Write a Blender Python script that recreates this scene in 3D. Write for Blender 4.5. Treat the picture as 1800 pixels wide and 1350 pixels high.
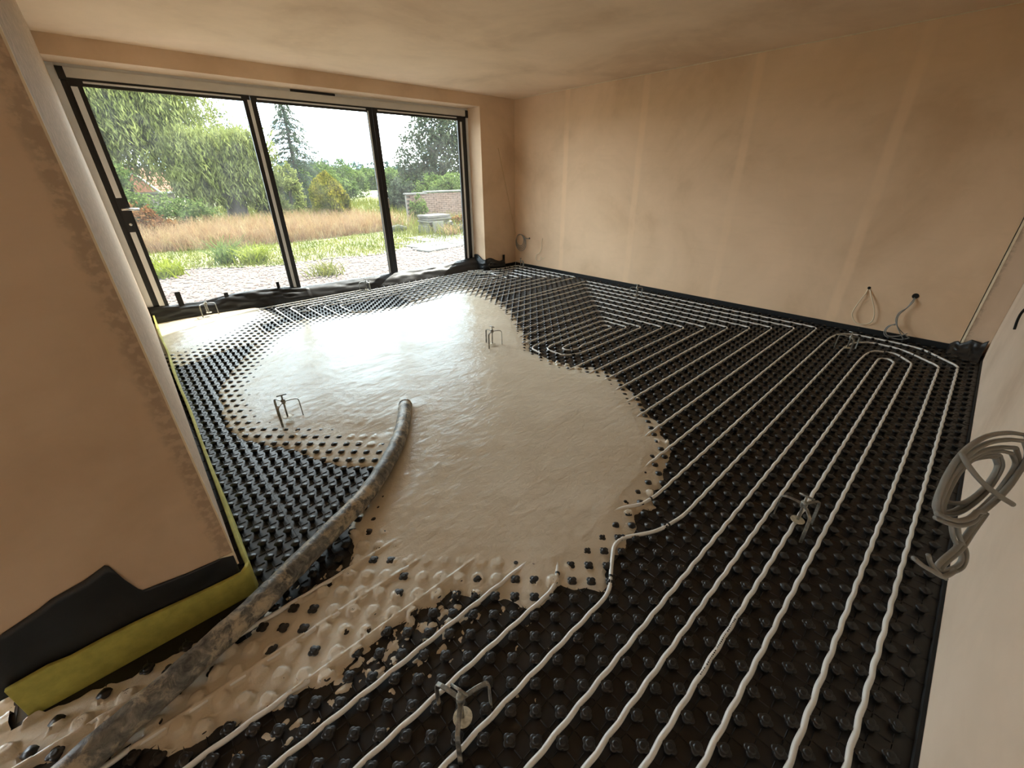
import bpy, math, random
import numpy as np
from mathutils import Vector, Matrix
random.seed(7); RNG = np.random.default_rng(7)
for o in list(bpy.data.objects): bpy.data.objects.remove(o, do_unlink=True)
SC = bpy.context.scene; COL = SC.collection

# ------------------------------------------------------------------ camera
cam = bpy.data.cameras.new('camera'); cam.sensor_width = 36.0; cam.lens = 722.69/1800*36
cam.clip_start = .02; cam.clip_end = 2000
CAM = bpy.data.objects.new('camera', cam); COL.objects.link(CAM)
_r = Vector((0.7343572, -0.67868593, -0.01024257)); _u = Vector((0.31289041, 0.32508796, 0.89242222)); _f = Vector((0.60234466, 0.65856148, -0.451085))
M = Matrix(((_r.x, _u.x, -_f.x, -5.02229), (_r.y, _u.y, -_f.y, -5.36863), (_r.z, _u.z, -_f.z, 1.38127), (0, 0, 0, 1)))
CAM.matrix_world = M; SC.camera = CAM

# ------------------------------------------------------------------ view, sky, sun
vs = SC.view_settings; vs.view_transform = 'Standard'; vs.look = 'None'; vs.gamma = 1; vs.use_curve_mapping = False
vs.exposure = 1.82
W = bpy.data.worlds.new('sky'); SC.world = W; W.use_nodes = True
nt = W.node_tree; nt.nodes.clear()
def wn(t, **k):
    n = nt.nodes.new(t)
    for a, b in k.items(): setattr(n, a, b)
    return n
tc = wn('ShaderNodeTexCoord'); sep = wn('ShaderNodeSeparateXYZ'); nt.links.new(tc.outputs['Generated'], sep.inputs[0])
# cloud layer: project the view direction onto a flat deck overhead
mx = wn('ShaderNodeMath', operation='MAXIMUM'); mx.inputs[1].default_value = 0.06; nt.links.new(sep.outputs['Z'], mx.inputs[0])
dv = wn('ShaderNodeVectorMath', operation='DIVIDE'); cmb = wn('ShaderNodeCombineXYZ')
for i in range(3): nt.links.new(mx.outputs[0], cmb.inputs[i])
nt.links.new(tc.outputs['Generated'], dv.inputs[0]); nt.links.new(cmb.outputs[0], dv.inputs[1])
nz = wn('ShaderNodeTexNoise'); nz.inputs['Scale'].default_value = 0.75; nz.inputs['Detail'].default_value = 6; nz.inputs['Roughness'].default_value = .55
nt.links.new(dv.outputs[0], nz.inputs['Vector'])
cr = wn('ShaderNodeValToRGB'); e = cr.color_ramp.elements
e[0].position = .36; e[0].color = (.50, .72, .92, 1); e[1].position = .56; e[1].color = (.90, .97, 1.0, 1)
e2 = cr.color_ramp.elements.new(.72); e2.color = (.62, .72, .80, 1)
nt.links.new(nz.outputs['Fac'], cr.inputs[0])
bg = wn('ShaderNodeBackground'); bg.inputs['Strength'].default_value = 4.6; wo = wn('ShaderNodeOutputWorld')
nt.links.new(cr.outputs[0], bg.inputs['Color']); nt.links.new(bg.outputs[0], wo.inputs[0])
sl = bpy.data.lights.new('sun', 'SUN'); sl.energy = 9.0; sl.angle = math.radians(.8); sl.color = (1, .95, .86)
SUN = bpy.data.objects.new('sun', sl); COL.objects.link(SUN)
SUN.rotation_euler = Vector((-1.45, -.61, -1.95)).to_track_quat('-Z', 'Y').to_euler()
def portal(name, loc, sx, sy, rot):
    l = bpy.data.lights.new(name, 'AREA'); l.shape = 'RECTANGLE'; l.size = sx; l.size_y = sy; l.cycles.is_portal = True
    o = bpy.data.objects.new(name, l); COL.objects.link(o); o.location = loc; o.rotation_euler = rot
portal('window_light_portal', (-2.8, .45, 1.1), 4.4, 2.3, (math.radians(-90), 0, 0))
# ------------------------------------------------------------------ material helpers
def srgb(r, g, b):
    f = lambda c: ((c/255)/12.92 if c/255 <= .04045 else ((c/255+.055)/1.055)**2.4)
    return (f(r), f(g), f(b), 1)
EXT = .26     # dims every garden colour to offset the strong sky and sun outside
def eg(r, g, b): return tuple(x*EXT for x in srgb(r, g, b)[:3])+(1,)
class NT:
    def __init__(s, name):
        s.m = bpy.data.materials.new(name); s.m.use_nodes = True; s.t = s.m.node_tree
        s.b = s.t.nodes['Principled BSDF']; s.out = s.t.nodes['Material Output']
    def n(s, t, ins=None, **k):
        x = s.t.nodes.new(t)
        for a, b in k.items(): setattr(x, a, b)
        for a, b in (ins or {}).items():
            if isinstance(b, bpy.types.NodeSocket): s.t.links.new(b, x.inputs[a])
            else: x.inputs[a].default_value = b
        return x
    def link(s, a, b): s.t.links.new(a, b)
    def pos(s): return s.n('ShaderNodeNewGeometry').outputs['Position']
    def noise(s, scale, detail=4, rough=.55, vec=None, dist=0):
        x = s.n('ShaderNodeTexNoise', {'Scale': scale, 'Detail': detail, 'Roughness': rough, 'Distortion': dist})
        s.link(vec if vec is not None else s.pos(), x.inputs['Vector']); return x.outputs['Fac']
    def ramp(s, fac, stops):
        x = s.n('ShaderNodeValToRGB'); el = x.color_ramp.elements
        while len(el) < len(stops): el.new(.5)
        for q, (p, c) in zip(el, stops): q.position = p; q.color = c if len(c) == 4 else (*c, 1)
        s.link(fac, x.inputs[0]); return x.outputs[0]
    def mix(s, fac, a, b, blend='MIX'):
        x = s.n('ShaderNodeMix', data_type='RGBA', blend_type=blend)
        for i, v in ((0, fac), (6, a), (7, b)):
            if isinstance(v, bpy.types.NodeSocket): s.link(v, x.inputs[i])
            else: x.inputs[i].default_value = v
        return x.outputs[2]
    def math(s, op, a, b=None, c=None):
        x = s.n('ShaderNodeMath', operation=op)
        for i, v in enumerate((a, b, c)):
            if v is None: continue
            if isinstance(v, bpy.types.NodeSocket): s.link(v, x.inputs[i])
            else: x.inputs[i].default_value = v
        return x.outputs[0]
    def maprange(s, v, a, b, c=0, d=1):
        x = s.n('ShaderNodeMapRange', {'From Min': a, 'From Max': b, 'To Min': c, 'To Max': d}, interpolation_type='SMOOTHSTEP'); s.link(v, x.inputs['Value']); return x.outputs[0]
    def col(s, c):
        if isinstance(c, bpy.types.NodeSocket): s.link(c, s.b.inputs['Base Color'])
        else: s.b.inputs['Base Color'].default_value = c
        return s
    def rough(s, r):
        if isinstance(r, bpy.types.NodeSocket): s.link(r, s.b.inputs['Roughness'])
        else: s.b.inputs['Roughness'].default_value = r
        return s
    def bump(s, h, strength=.3, dist=.01):
        x = s.n('ShaderNodeBump', {'Strength': strength, 'Distance': dist}); s.link(h, x.inputs['Height']); s.link(x.outputs[0], s.b.inputs['Normal']); return s
def simple(name, c, rough=.6, metal=0, noise_scale=None, amt=.25, bump=0, spec=.5):
    k = NT(name); k.b.inputs['Metallic'].default_value = metal; k.rough(rough); k.b.inputs['Specular IOR Level'].default_value = spec
    if noise_scale:
        nf = k.noise(noise_scale, 5); d = tuple(x*(1-amt) for x in c[:3])+(1,); l = tuple(min(1, x*(1+amt)) for x in c[:3])+(1,)
        k.col(k.ramp(nf, [(.3, d), (.7, l)]))
        if bump: k.bump(nf, bump, .004)
    else: k.col(c)
    return k.m
def plaster(name, base, bands=False, edge=None):
    k = NT(name); P = k.pos(); sepn = k.n('ShaderNodeSeparateXYZ', {0: P})
    big = k.noise(.9, 5, .6, dist=.4); fine = k.noise(60, 4, .7)
    d = tuple(x*y for x, y in zip(base[:3], (.84, .80, .76)))+(1,); l = tuple(min(1, x*y) for x, y in zip(base[:3], (1.10, 1.11, 1.14)))+(1,)
    c = k.ramp(big, [(.32, d), (.5, base), (.70, l)])
    mid = k.noise(5, 6, .65, dist=.8)
    c = k.mix(k.maprange(mid, .45, .75, 0, .22), c, tuple(min(1, x*1.16) for x in base[:3])+(1,))
    # trowel streaks
    mp = k.n('ShaderNodeMapping', {'Vector': P, 'Scale': (1.2, 1.2, 9)}); st = k.noise(2.2, 5, .6, mp.outputs[0])
    c = k.mix(k.maprange(st, .5, .8, 0, .16), c, d)
    if bands:   # paler taped joints between the boards
        tot = None
        for yb in (-1.04, -2.22, -3.42, -4.61):
            a = k.math('ABSOLUTE', k.math('SUBTRACT', k.math('ADD', sepn.outputs[1], k.math('MULTIPLY', k.noise(1.3, 2), .05)), yb+.025))
            m = k.maprange(a, .02, .06, 1, 0); tot = m if tot is None else k.math('MAXIMUM', tot, m)
        tot = k.math('MULTIPLY', tot, k.maprange(k.noise(2.5, 3), .3, .6, .15, .45))
        c = k.mix(tot, c, tuple(min(1, x*1.22) for x in base[:3])+(1,))
    if edge:    # dried mottled margin beside the corner bead
        ax, v, sg = edge
        dd = k.math('MULTIPLY', k.math('SUBTRACT', sepn.outputs[ax], v), sg)
        m = k.math('MULTIPLY', k.maprange(k.math('ADD', dd, k.math('MULTIPLY', k.noise(22, 3), .05)), .045, .075, 1, 0), k.maprange(k.noise(45, 3), .38, .55, .3, 1))
        c = k.mix(k.math('MULTIPLY', m, .55), c, tuple(x*.45 for x in base[:3])+(1,))
    k.col(c).rough(.82).bump(k.math('ADD', k.math('MULTIPLY', fine, .25), mid), .12, .006)
    return k.m

PL = srgb(208, 172, 136)
MAT = dict(
 plaster_right=plaster('plaster_right', srgb(230, 196, 160), bands=True), plaster=plaster('plaster', srgb(224, 194, 162)),
 plaster_left=plaster('plaster_left', srgb(214, 186, 156), edge=(0, -5.062, -1)), plaster_pier=plaster('plaster_pier', srgb(212, 184, 156), edge=(1, -5.535, -1)),
 plaster_back=plaster('plaster_back', srgb(224, 200, 176)), plaster_ceiling=plaster('plaster_ceiling', srgb(240, 211, 180)),
 bead=simple('bead', srgb(232, 214, 184), .6, noise_scale=14, amt=.12),
 concrete=simple('concrete', srgb(110, 105, 98), .9, noise_scale=8),
 pipe=simple('pipe_plastic', srgb(228, 226, 220), .38, noise_scale=6, amt=.05),
 clip=simple('clip_black', srgb(14, 14, 14), .5),
 mat=simple('mat_black_plastic', srgb(27, 25, 23), .42, noise_scale=40, amt=.3, spec=.5),
 membrane=simple('membrane_black', srgb(22, 23, 24), .42, noise_scale=12, amt=.4, bump=.3),
 edging=simple('edging_black_foam', srgb(17, 17, 17), .85, noise_scale=30),
 foam=simple('foam_yellow', srgb(178, 172, 84), .8, noise_scale=25, amt=.18, bump=.4),
 frame_dark=simple('frame_dark', srgb(24, 25, 27), .4), film=simple('frame_film_grey', srgb(226, 226, 226), .45, noise_scale=5, amt=.06),
 film_dark=simple('frame_head_film', srgb(218, 212, 202), .5, noise_scale=4, amt=.08),
 chrome=simple('chrome', srgb(205, 208, 210), .22, 1.0),
 cable_grey=simple('cable_grey', srgb(138, 136, 130), .5, noise_scale=20, amt=.12), cable_white=simple('cable_white', srgb(222, 205, 175), .5), string=simple('string_cream', srgb(205, 180, 140), .8),
 dark=simple('socket_dark', srgb(20, 17, 15), .9),
)
k = NT('galvanised_steel'); nf = k.noise(38, 5, .7)
k.col(k.ramp(nf, [(.35, srgb(112, 112, 108)), (.55, srgb(150, 148, 140)), (.66, srgb(176, 162, 138))])); k.link(k.maprange(nf, .5, .62, .75, 0), k.b.inputs['Metallic']); k.rough(.42).bump(nf, .25, .002); MAT['steel'] = k.m
k = NT('steel_disc'); nf = k.noise(45, 5, .7, dist=1)
k.col(k.ramp(nf, [(.35, srgb(150, 142, 122)), (.6, srgb(200, 190, 165))])).rough(.55).bump(nf, .3, .002); k.b.inputs['Metallic'].default_value = .2; MAT['disc'] = k.m
# wet screed: smooth slurry with a water film
k = NT('wet_screed'); P = k.pos()
n1 = k.noise(2.2, 5, .6); n2 = k.noise(26, 5, .6, dist=1.2); n3 = k.noise(95, 3, .6)
c = k.ramp(n1, [(.3, srgb(204, 191, 170)), (.55, srgb(214, 203, 184)), (.75, srgb(222, 212, 195))])
c = k.mix(k.maprange(n2, .55, .8, 0, .25), c, srgb(222, 214, 198))
k.col(c).rough(k.ramp(n1, [(.3, (.08,)*3), (.7, (.14,)*3)])); k.b.inputs['Specular IOR Level'].default_value = 0
mp = k.n('ShaderNodeMapping', {'Vector': P, 'Rotation': (0, 0, .7), 'Scale': (1, 2.2, 1)}); n4 = k.noise(11, 4, .6, mp.outputs[0], dist=.8)
k.bump(k.math('ADD', k.math('ADD', k.math('MULTIPLY', n4, 1.6), n2), k.math('MULTIPLY', n3, .35)), .38, .006)
bmp = k.b.inputs['Normal'].links[0].from_node    # thin patchy water film: part of the surface mirrors, the rest is matt slurry
gl_ = k.n('ShaderNodeBsdfGlossy', {'Color': (.74, .90, 1, 1)}); k.link(bmp.outputs[0], gl_.inputs['Normal']); k.link(k.ramp(n1, [(.3, (.07,)*3), (.7, (.12,)*3)]), gl_.inputs['Roughness'])  # blue put into the gloss stands in for the reflected sky's colour
fre = k.n('ShaderNodeFresnel', {'IOR': 1.33}); mxs = k.n('ShaderNodeMixShader'); k.link(k.math('MULTIPLY', fre.outputs[0], k.maprange(n1, .3, .7, .48, .64)), mxs.inputs[0]); k.link(k.b.outputs[0], mxs.inputs[1]); k.link(gl_.outputs[0], mxs.inputs[2]); k.link(mxs.outputs[0], k.out.inputs[0]); MAT['screed'] = k.m
# hose: grey rubber smeared with screed
k = NT('hose_rubber'); n1 = k.noise(9, 6, .7, dist=1.0); n2 = k.noise(30, 5, .7, dist=.6)
s_ = k.maprange(k.math('ADD', k.math('MULTIPLY', n1, .7), k.math('MULTIPLY', n2, .4)), .52, .66)
c = k.mix(s_, k.ramp(n2, [(.35, srgb(70, 70, 67)), (.65, srgb(140, 137, 129))]), srgb(184, 170, 146))
k.col(c).rough(.45).bump(k.math('ADD', n1, n2), .5, .006); MAT['hose'] = k.m
# thin glass pane
k = NT('window_glass'); t_ = k.t; tr = k.n('ShaderNodeBsdfTransparent', {'Color': (.97, .985, .975, 1)}); gl = k.n('ShaderNodeBsdfGlossy', {'Color': (1, 1, 1, 1), 'Roughness': .01})
fr = k.n('ShaderNodeFresnel', {'IOR': 1.45}); ms = k.n('ShaderNodeMixShader'); k.link(k.math('MULTIPLY', fr.outputs[0], .7), ms.inputs[0]); k.link(tr.outputs[0], ms.inputs[1]); k.link(gl.outputs[0], ms.inputs[2])
du = k.n('ShaderNodeBsdfTranslucent', {'Color': (.9, .9, .88, 1)}); md = k.n('ShaderNodeMixShader'); k.link(k.maprange(k.noise(6, 5, .7), .3, .75, .004, .012), md.inputs[0]); k.link(ms.outputs[0], md.inputs[1]); k.link(du.outputs[0], md.inputs[2]); k.link(md.outputs[0], k.out.inputs[0]); MAT['glass'] = k.m   # faint translucent veil put in for haze and glare over the view
def leafmat(name, c1, c2, c3, trans=.45, scale=1.2):
    k = NT(name); rnd = k.noise(scale, 3); rnd2 = k.noise(scale*14, 2)
    c = k.ramp(k.math('ADD', k.math('MULTIPLY', rnd, .5), k.math('MULTIPLY', rnd2, .5)), [(.36, c1), (.5, c2), (.62, c3)])
    df = k.n('ShaderNodeBsdfDiffuse'); tl = k.n('ShaderNodeBsdfTranslucent'); mm = k.n('ShaderNodeMixShader', {0: trans})
    k.link(c, df.inputs['Color']); k.link(c, tl.inputs['Color']); k.link(df.outputs[0], mm.inputs[1]); k.link(tl.outputs[0], mm.inputs[2]); k.link(mm.outputs[0], k.out.inputs[0]); return k.m
MAT.update(
 willow=leafmat('willow_leaf', eg(128, 136, 66), eg(166, 174, 98), eg(200, 204, 130)), poplar=leafmat('poplar_leaf', eg(70, 84, 52), eg(104, 118, 80), eg(140, 150, 112)),
 fir=leafmat('fir_needles', eg(70, 86, 68), eg(100, 116, 92), eg(134, 146, 116), .4), gold=leafmat('gold_conifer_leaf', eg(92, 100, 36), eg(142, 142, 50), eg(214, 192, 70), .35, 1.6),
 leaf=leafmat('shrub_leaf', eg(76, 98, 50), eg(116, 138, 74), eg(156, 170, 100)), darkleaf=leafmat('dark_conifer_leaf', eg(66, 76, 58), eg(96, 106, 80), eg(128, 134, 104), .35),
 farleaf=leafmat('hazy_far_leaf', eg(86, 112, 106), eg(110, 134, 122), eg(136, 156, 138), .3, .15), redleaf=leafmat('copper_leaf', eg(120, 78, 50), eg(160, 112, 72), eg(186, 146, 96)),  # far leaf carries the bluish cast of distance haze in its colour
 straw=leafmat('straw_grass', eg(160, 118, 90), eg(198, 158, 118), eg(222, 200, 146), .45, 5), green_grass=leafmat('lawn_grass', eg(104, 116, 44), eg(140, 146, 62), eg(176, 170, 86), .4, 2), weed=leafmat('weed_leaf', eg(120, 134, 36), eg(158, 170, 52), eg(190, 196, 84), .45, 3),
 bark=simple('bark', eg(70, 60, 48), .9, noise_scale=8, amt=.3), stone=simple('slab_stone', eg(118, 110, 98), .9, noise_scale=5, amt=.2, bump=.4), brick=simple('wall_brick', eg(150, 118, 98), .9, noise_scale=6, amt=.25, bump=.4), coping=simple('coping_stone', eg(132, 126, 114), .85, noise_scale=5),
 lead=simple('trough_grey', eg(120, 124, 126), .7, noise_scale=6), roof=simple('roof_tile_orange', eg(178, 108, 66), .85, noise_scale=3, amt=.2), white=simple('white_paint', eg(206, 206, 202), .6), render_wall=simple('house_wall', eg(150, 140, 124), .9, noise_scale=3),
)
k = NT('ground_soil'); sx = k.n('ShaderNodeSeparateXYZ', {0: k.pos()}); n = k.noise(.5, 6, .7); n2 = k.noise(9, 5, .7)
g = k.ramp(k.math('ADD', k.math('MULTIPLY', n, .55), k.math('MULTIPLY', n2, .45)), [(.36, eg(106, 116, 48)), (.5, eg(140, 142, 66)), (.64, eg(172, 160, 92))])
k.col(g).rough(.95).bump(n2, .6, .03); MAT['meadow'] = k.m
k = NT('gravel_bed'); n2 = k.noise(34, 4, .7); k.col(k.ramp(n2, [(.35, eg(84, 65, 54)), (.55, eg(123, 102, 86)), (.7, eg(133, 117, 103))])).rough(.95).bump(n2, .8, .02); MAT['gravel_bed'] = k.m
k = NT('gravel_stone'); n2 = k.noise(17, 2, .6); k.col(k.ramp(n2, [(.34, eg(93, 66, 58)), (.46, eg(119, 91, 79)), (.56, eg(135, 117, 103)), (.66, eg(132, 110, 95))])).rough(.9); MAT['gravel'] = k.m

# ------------------------------------------------------------------ mesh helpers
class MB:
    def __init__(s): s.v = []; s.f = []
    def add(s, verts, faces):
        b = len(s.v); s.v.extend(tuple(map(float, x)) for x in verts); s.f.extend(tuple(i+b for i in q) for q in faces); return s
    def box(s, x0, x1, y0, y1, z0, z1):
        return s.add([(x0, y0, z0), (x1, y0, z0), (x1, y1, z0), (x0, y1, z0), (x0, y0, z1), (x1, y0, z1), (x1, y1, z1), (x0, y1, z1)],
                     [(0, 3, 2, 1), (4, 5, 6, 7), (0, 1, 5, 4), (1, 2, 6, 5), (2, 3, 7, 6), (3, 0, 4, 7)])
    def tube(s, pts, r, n=8, cap=True, flat=None):
        pts = [Vector(p) for p in pts]; N = len(pts); rs = r if hasattr(r, '__len__') else [r]*N
        t = [(pts[min(i+1, N-1)]-pts[max(i-1, 0)]).normalized() for i in range(N)]
        up = Vector((0, 0, 1)) if abs(t[0].z) < .9 else Vector((1, 0, 0)); a = t[0].cross(up).normalized()
        V = []; F = []
        for i in range(N):
            a = (a-t[i]*a.dot(t[i])).normalized(); b = t[i].cross(a)
            for j in range(n):
                w = 2*math.pi*j/n; V.append(pts[i]+a*(math.cos(w)*rs[i]*(flat or 1))+b*(math.sin(w)*rs[i]))
        for i in range(N-1):
            for j in range(n): F.append((i*n+j, i*n+(j+1) % n, (i+1)*n+(j+1) % n, (i+1)*n+j))
        if cap: F.append(tuple(range(n-1, -1, -1))); F.append(tuple((N-1)*n+j for j in range(n)))
        return s.add(V, F)
    def lathe(s, prof, n=24, c=(0, 0, 0)):
        V = []; F = []
        for r, z in prof:
            for j in range(n): V.append((c[0]+r*math.cos(2*math.pi*j/n), c[1]+r*math.sin(2*math.pi*j/n), c[2]+z))
        for i in range(len(prof)-1):
            for j in range(n): F.append((i*n+j, i*n+(j+1) % n, (i+1)*n+(j+1) % n, (i+1)*n+j))
        F.append(tuple(range(n-1, -1, -1))); F.append(tuple((len(prof)-1)*n+j for j in range(n)))
        return s.add(V, F)
    def mesh(s, name):
        m = bpy.data.meshes.new(name); m.from_pydata(s.v, [], s.f); m.update(); return m
    def build(s, name, mat, parent=None, smooth=False, bevel=0):
        return link(name, s.mesh(name), mat, parent, smooth, bevel)
def link(name, me, mat, parent=None, smooth=False, bevel=0):
    o = bpy.data.objects.new(name, me); COL.objects.link(o)
    if mat is not None:
        me.materials.clear(); me.materials.append(MAT[mat] if isinstance(mat, str) else mat)
    if smooth: me.polygons.foreach_set('use_smooth', [True]*len(me.polygons))
    if parent is not None: o.parent = parent
    if bevel:
        b = o.modifiers.new('bevel', 'BEVEL'); b.width = bevel; b.segments = 2; b.limit_method = 'ANGLE'
    return o
def quadmesh(name, V, mat, parent=None, n=4):
    """V: (k*n,3) array; every n consecutive vertices are one polygon"""
    V = np.asarray(V, np.float32); kf = len(V)//n; me = bpy.data.meshes.new(name)
    me.vertices.add(len(V)); me.vertices.foreach_set('co', V.ravel()); me.loops.add(kf*n); me.loops.foreach_set('vertex_index', np.arange(kf*n, dtype=np.int32))
    me.polygons.add(kf); me.polygons.foreach_set('loop_start', np.arange(kf, dtype=np.int32)*n); me.update(calc_edges=True)
    return link(name, me, mat, parent)
def npmesh(name, V, F, mat, parent=None, smooth=True):
    V = np.asarray(V, np.float32); F = np.asarray(F, np.int32); n = F.shape[1]; me = bpy.data.meshes.new(name)
    me.vertices.add(len(V)); me.vertices.foreach_set('co', V.ravel()); me.loops.add(F.size); me.loops.foreach_set('vertex_index', F.ravel())
    me.polygons.add(len(F)); me.polygons.foreach_set('loop_start', np.arange(len(F), dtype=np.int32)*n); me.update(calc_edges=True)
    return link(name, me, mat, parent, smooth)
def empty(name, loc=(0, 0, 0), rz=0):
    o = bpy.data.objects.new(name, None); COL.objects.link(o); o.location = loc; o.rotation_euler = (0, 0, rz); o.empty_display_size = .05; return o
def tag(o, label=None, cat=None, group=None, kind=None):
    if label: o['label'] = label
    if cat: o['category'] = cat
    if group: o['group'] = group
    if kind: o['kind'] = kind
    return o
def struct(o, label=None): return tag(o, label, kind='structure')
def spline(pts, per=8):
    P = [np.array(p, float) for p in pts]; P = [2*P[0]-P[1]]+P+[2*P[-1]-P[-2]]; out = []
    for i in range(1, len(P)-2):
        for j in range(per):
            t = j/per; a, b, c, d = P[i-1:i+3]
            out.append(.5*((2*b)+(-a+c)*t+(2*a-5*b+4*c-d)*t*t+(-a+3*b-3*c+d)*t**3))
    out.append(P[-2]); return [tuple(q) for q in out]
def vnoise(X, Y, s, seed=0):
    """smooth value noise on arrays, about -1..1"""
    r = np.random.default_rng(seed).uniform(-1, 1, (256, 256)); x = X/s; y = Y/s; xi = np.floor(x).astype(int); yi = np.floor(y).astype(int); fx = x-xi; fy = y-yi
    fx = fx*fx*(3-2*fx); fy = fy*fy*(3-2*fy); g = lambda a, b: r[a % 256, b % 256]
    return (g(xi, yi)*(1-fx)+g(xi+1, yi)*fx)*(1-fy)+(g(xi, yi+1)*(1-fx)+g(xi+1, yi+1)*fx)*fy
def sdf(poly, X, Y):
    P = np.array(poly); d2 = np.full(X.shape, 1e9); ins = np.zeros(X.shape, bool)
    for i in range(len(P)):
        ax, ay = P[i]; bx, by = P[(i+1) % len(P)]; ex, ey = bx-ax, by-ay; L = ex*ex+ey*ey+1e-12
        t = np.clip(((X-ax)*ex+(Y-ay)*ey)/L, 0, 1); dx = X-ax-t*ex; dy = Y-ay-t*ey; d2 = np.minimum(d2, dx*dx+dy*dy)
        if ay != by: ins ^= ((ay > Y) != (by > Y)) & (X < ex*(Y-ay)/ey+ax)
    d = np.sqrt(d2); return np.where(ins, d, -d)
def sheet(name, U, V, fn, mat, parent=None, thick=.002):
    """U x V grid of points fn(u,v), given a thickness"""
    us = np.linspace(0, 1, U); vsx = np.linspace(0, 1, V); P = [fn(u, v) for u in us for v in vsx]
    F = [(i*V+j, (i+1)*V+j, (i+1)*V+j+1, i*V+j+1) for i in range(U-1) for j in range(V-1)]
    o = MB().add(P, F).build(name, mat, parent, smooth=True); s = o.modifiers.new('thickness', 'SOLIDIFY'); s.thickness = thick; s.offset = 0; return o

# ================================================================== ROOM SHELL
HC = 2.4
struct(MB().box(-9.9, .25, -5.95, .35, -.25, -.004).build('floor', 'concrete'), 'grey concrete slab under the heating mat')
struct(MB().box(-9.9, .25, -5.95, .35, HC, HC+.2).build('ceiling', 'plaster_ceiling'), 'freshly plastered flat ceiling')
struct(MB().box(0, .25, -5.95, .35, -.1, HC).build('wall_right', 'plaster_right'), 'long pink-brown plastered wall with paler board joints')
struct(MB().box(-9.9, 0, -5.95, -5.70, -.1, HC).build('wall_back', 'plaster_back'), 'pale plastered wall at the right edge of the photo')
m = MB().box(-5.054, -.668, 0, .35, 2.26, HC).box(-.668, 0, 0, .35, -.1, HC).box(-5.65, -5.10, .28, .35, -.1, HC).box(-6.4, -5.65, 0, .35, -.1, HC).box(-9.2, -6.4, 0, .35, 2.1, HC).box(-9.9, -9.2, 0, .35, -.1, HC)
struct(m.build('wall_window', 'plaster'), 'plastered wall around the wide glazed opening')
def skew_box(x0, xa, xb, ya, yb, z0, z1):
    return MB().add([(x0, ya, z0), (xa, ya, z0), (xb, yb, z0), (x0, yb, z0), (x0, ya, z1), (xa, ya, z1), (xb, yb, z1), (x0, yb, z1)], [(0, 3, 2, 1), (4, 5, 6, 7), (0, 1, 5, 4), (1, 2, 6, 5), (2, 3, 7, 6), (3, 0, 4, 7)])
wl_ = skew_box(-5.65, -5.055, -4.985, -3.93, .28, .16, HC); w2_ = skew_box(-5.63, -5.075, -5.005, -3.91, .28, -.05, .16); wl_.add(w2_.v, w2_.f)
WL = struct(wl_.build('wall_left', 'plaster_left', bevel=.004), 'shaded plastered wall end in the left foreground')
tag(MB().box(-5.0585, -5.0535, -3.933, -3.915, .17, HC).build('corner_bead', 'bead', WL), 'pale corner bead')
tag(MB().box(-5.098, -5.054, -3.934, -3.926, .145, .205).build('loose_plaster_end', 'bead', WL), 'ragged pale plaster end at the foot')
struct(MB().box(-9.9, -9.7, -5.95, .35, -.1, .8).box(-9.9, -9.7, -5.95, .35, 2.1, HC).box(-9.9, -9.7, -5.95, -3.1, .8, 2.1).box(-9.9, -9.7, -1.4, .35, .8, 2.1).build('wall_left_far', 'plaster'), 'plastered far end wall, out of view, with an opening added for fill daylight')  # gap in this unseen wall is added to let more daylight in
PIER = struct(MB().box(-.06, .0, -5.70, -5.535, .05, HC).build('wall_pier', 'plaster_pier', bevel=.003), 'narrow projecting plastered pier beside the back wall')
tag(MB().box(-.0625, -.04, -5.538, -5.5325, .09, HC).box(-.0625, -.0585, -5.553, -5.5325, .09, HC).build('corner_bead', 'bead', PIER), 'pale corner bead')
struct(MB().box(-.006, 0, -5.535, 0, HC-.006, HC).build('joint_light_line', 'bead'), 'thin pale strip for the line of light where right wall meets ceiling')  # pale strip stands in for a bright line of light along the joint

# ------------------------------------------------------------------ glazed doors
WN = struct(empty('window_1', (-2.83, .3, 0)), 'wide sliding glazed doors with three dark framed panes')
def part(name, mb, mat, **kw):
    o = mb.build(name, mat, WN, **kw); o.matrix_parent_inverse = Matrix.Translation(-WN.location); return o
YF = .28
tag(part('frame_head', MB().box(-4.885, -.715, YF, .37, 2.162, 2.234), 'film_dark'), 'grey film-covered head of the frame')
part('head_packer', MB().box(-5.054, -.668, YF+.012, .36, 2.234, 2.26), 'film')
for x0, x1 in ((-4.935, -4.885), (-.715, -.667)): part('frame_corner_block', MB().box(x0, x1, YF-.006, .37, 2.145, 2.236), 'frame_dark')
tag(part('frame_jamb', MB().box(-5.054, -4.932, YF+.004, .37, 0, 2.236), 'film'), 'pale grey film on the frame'); part('frame_jamb', MB().box(-.700, -.668, YF+.004, .37, 0, 2.236), 'film')
part('jamb_gap', MB().box(-4.932, -4.888, YF+.02, .37, 0, 2.16), 'frame_dark'); part('jamb_gap', MB().box(-.790, -.700, YF+.02, .37, 0, 2.16), 'frame_dark')
part('threshold', MB().box(-5.054, -.668, YF+.002, .42, -.1, .075), 'frame_dark')
part('trickle_vent', MB().box(-3.09, -2.60, YF-.004, YF+.02, 2.236, 2.256), 'frame_dark')
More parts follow.
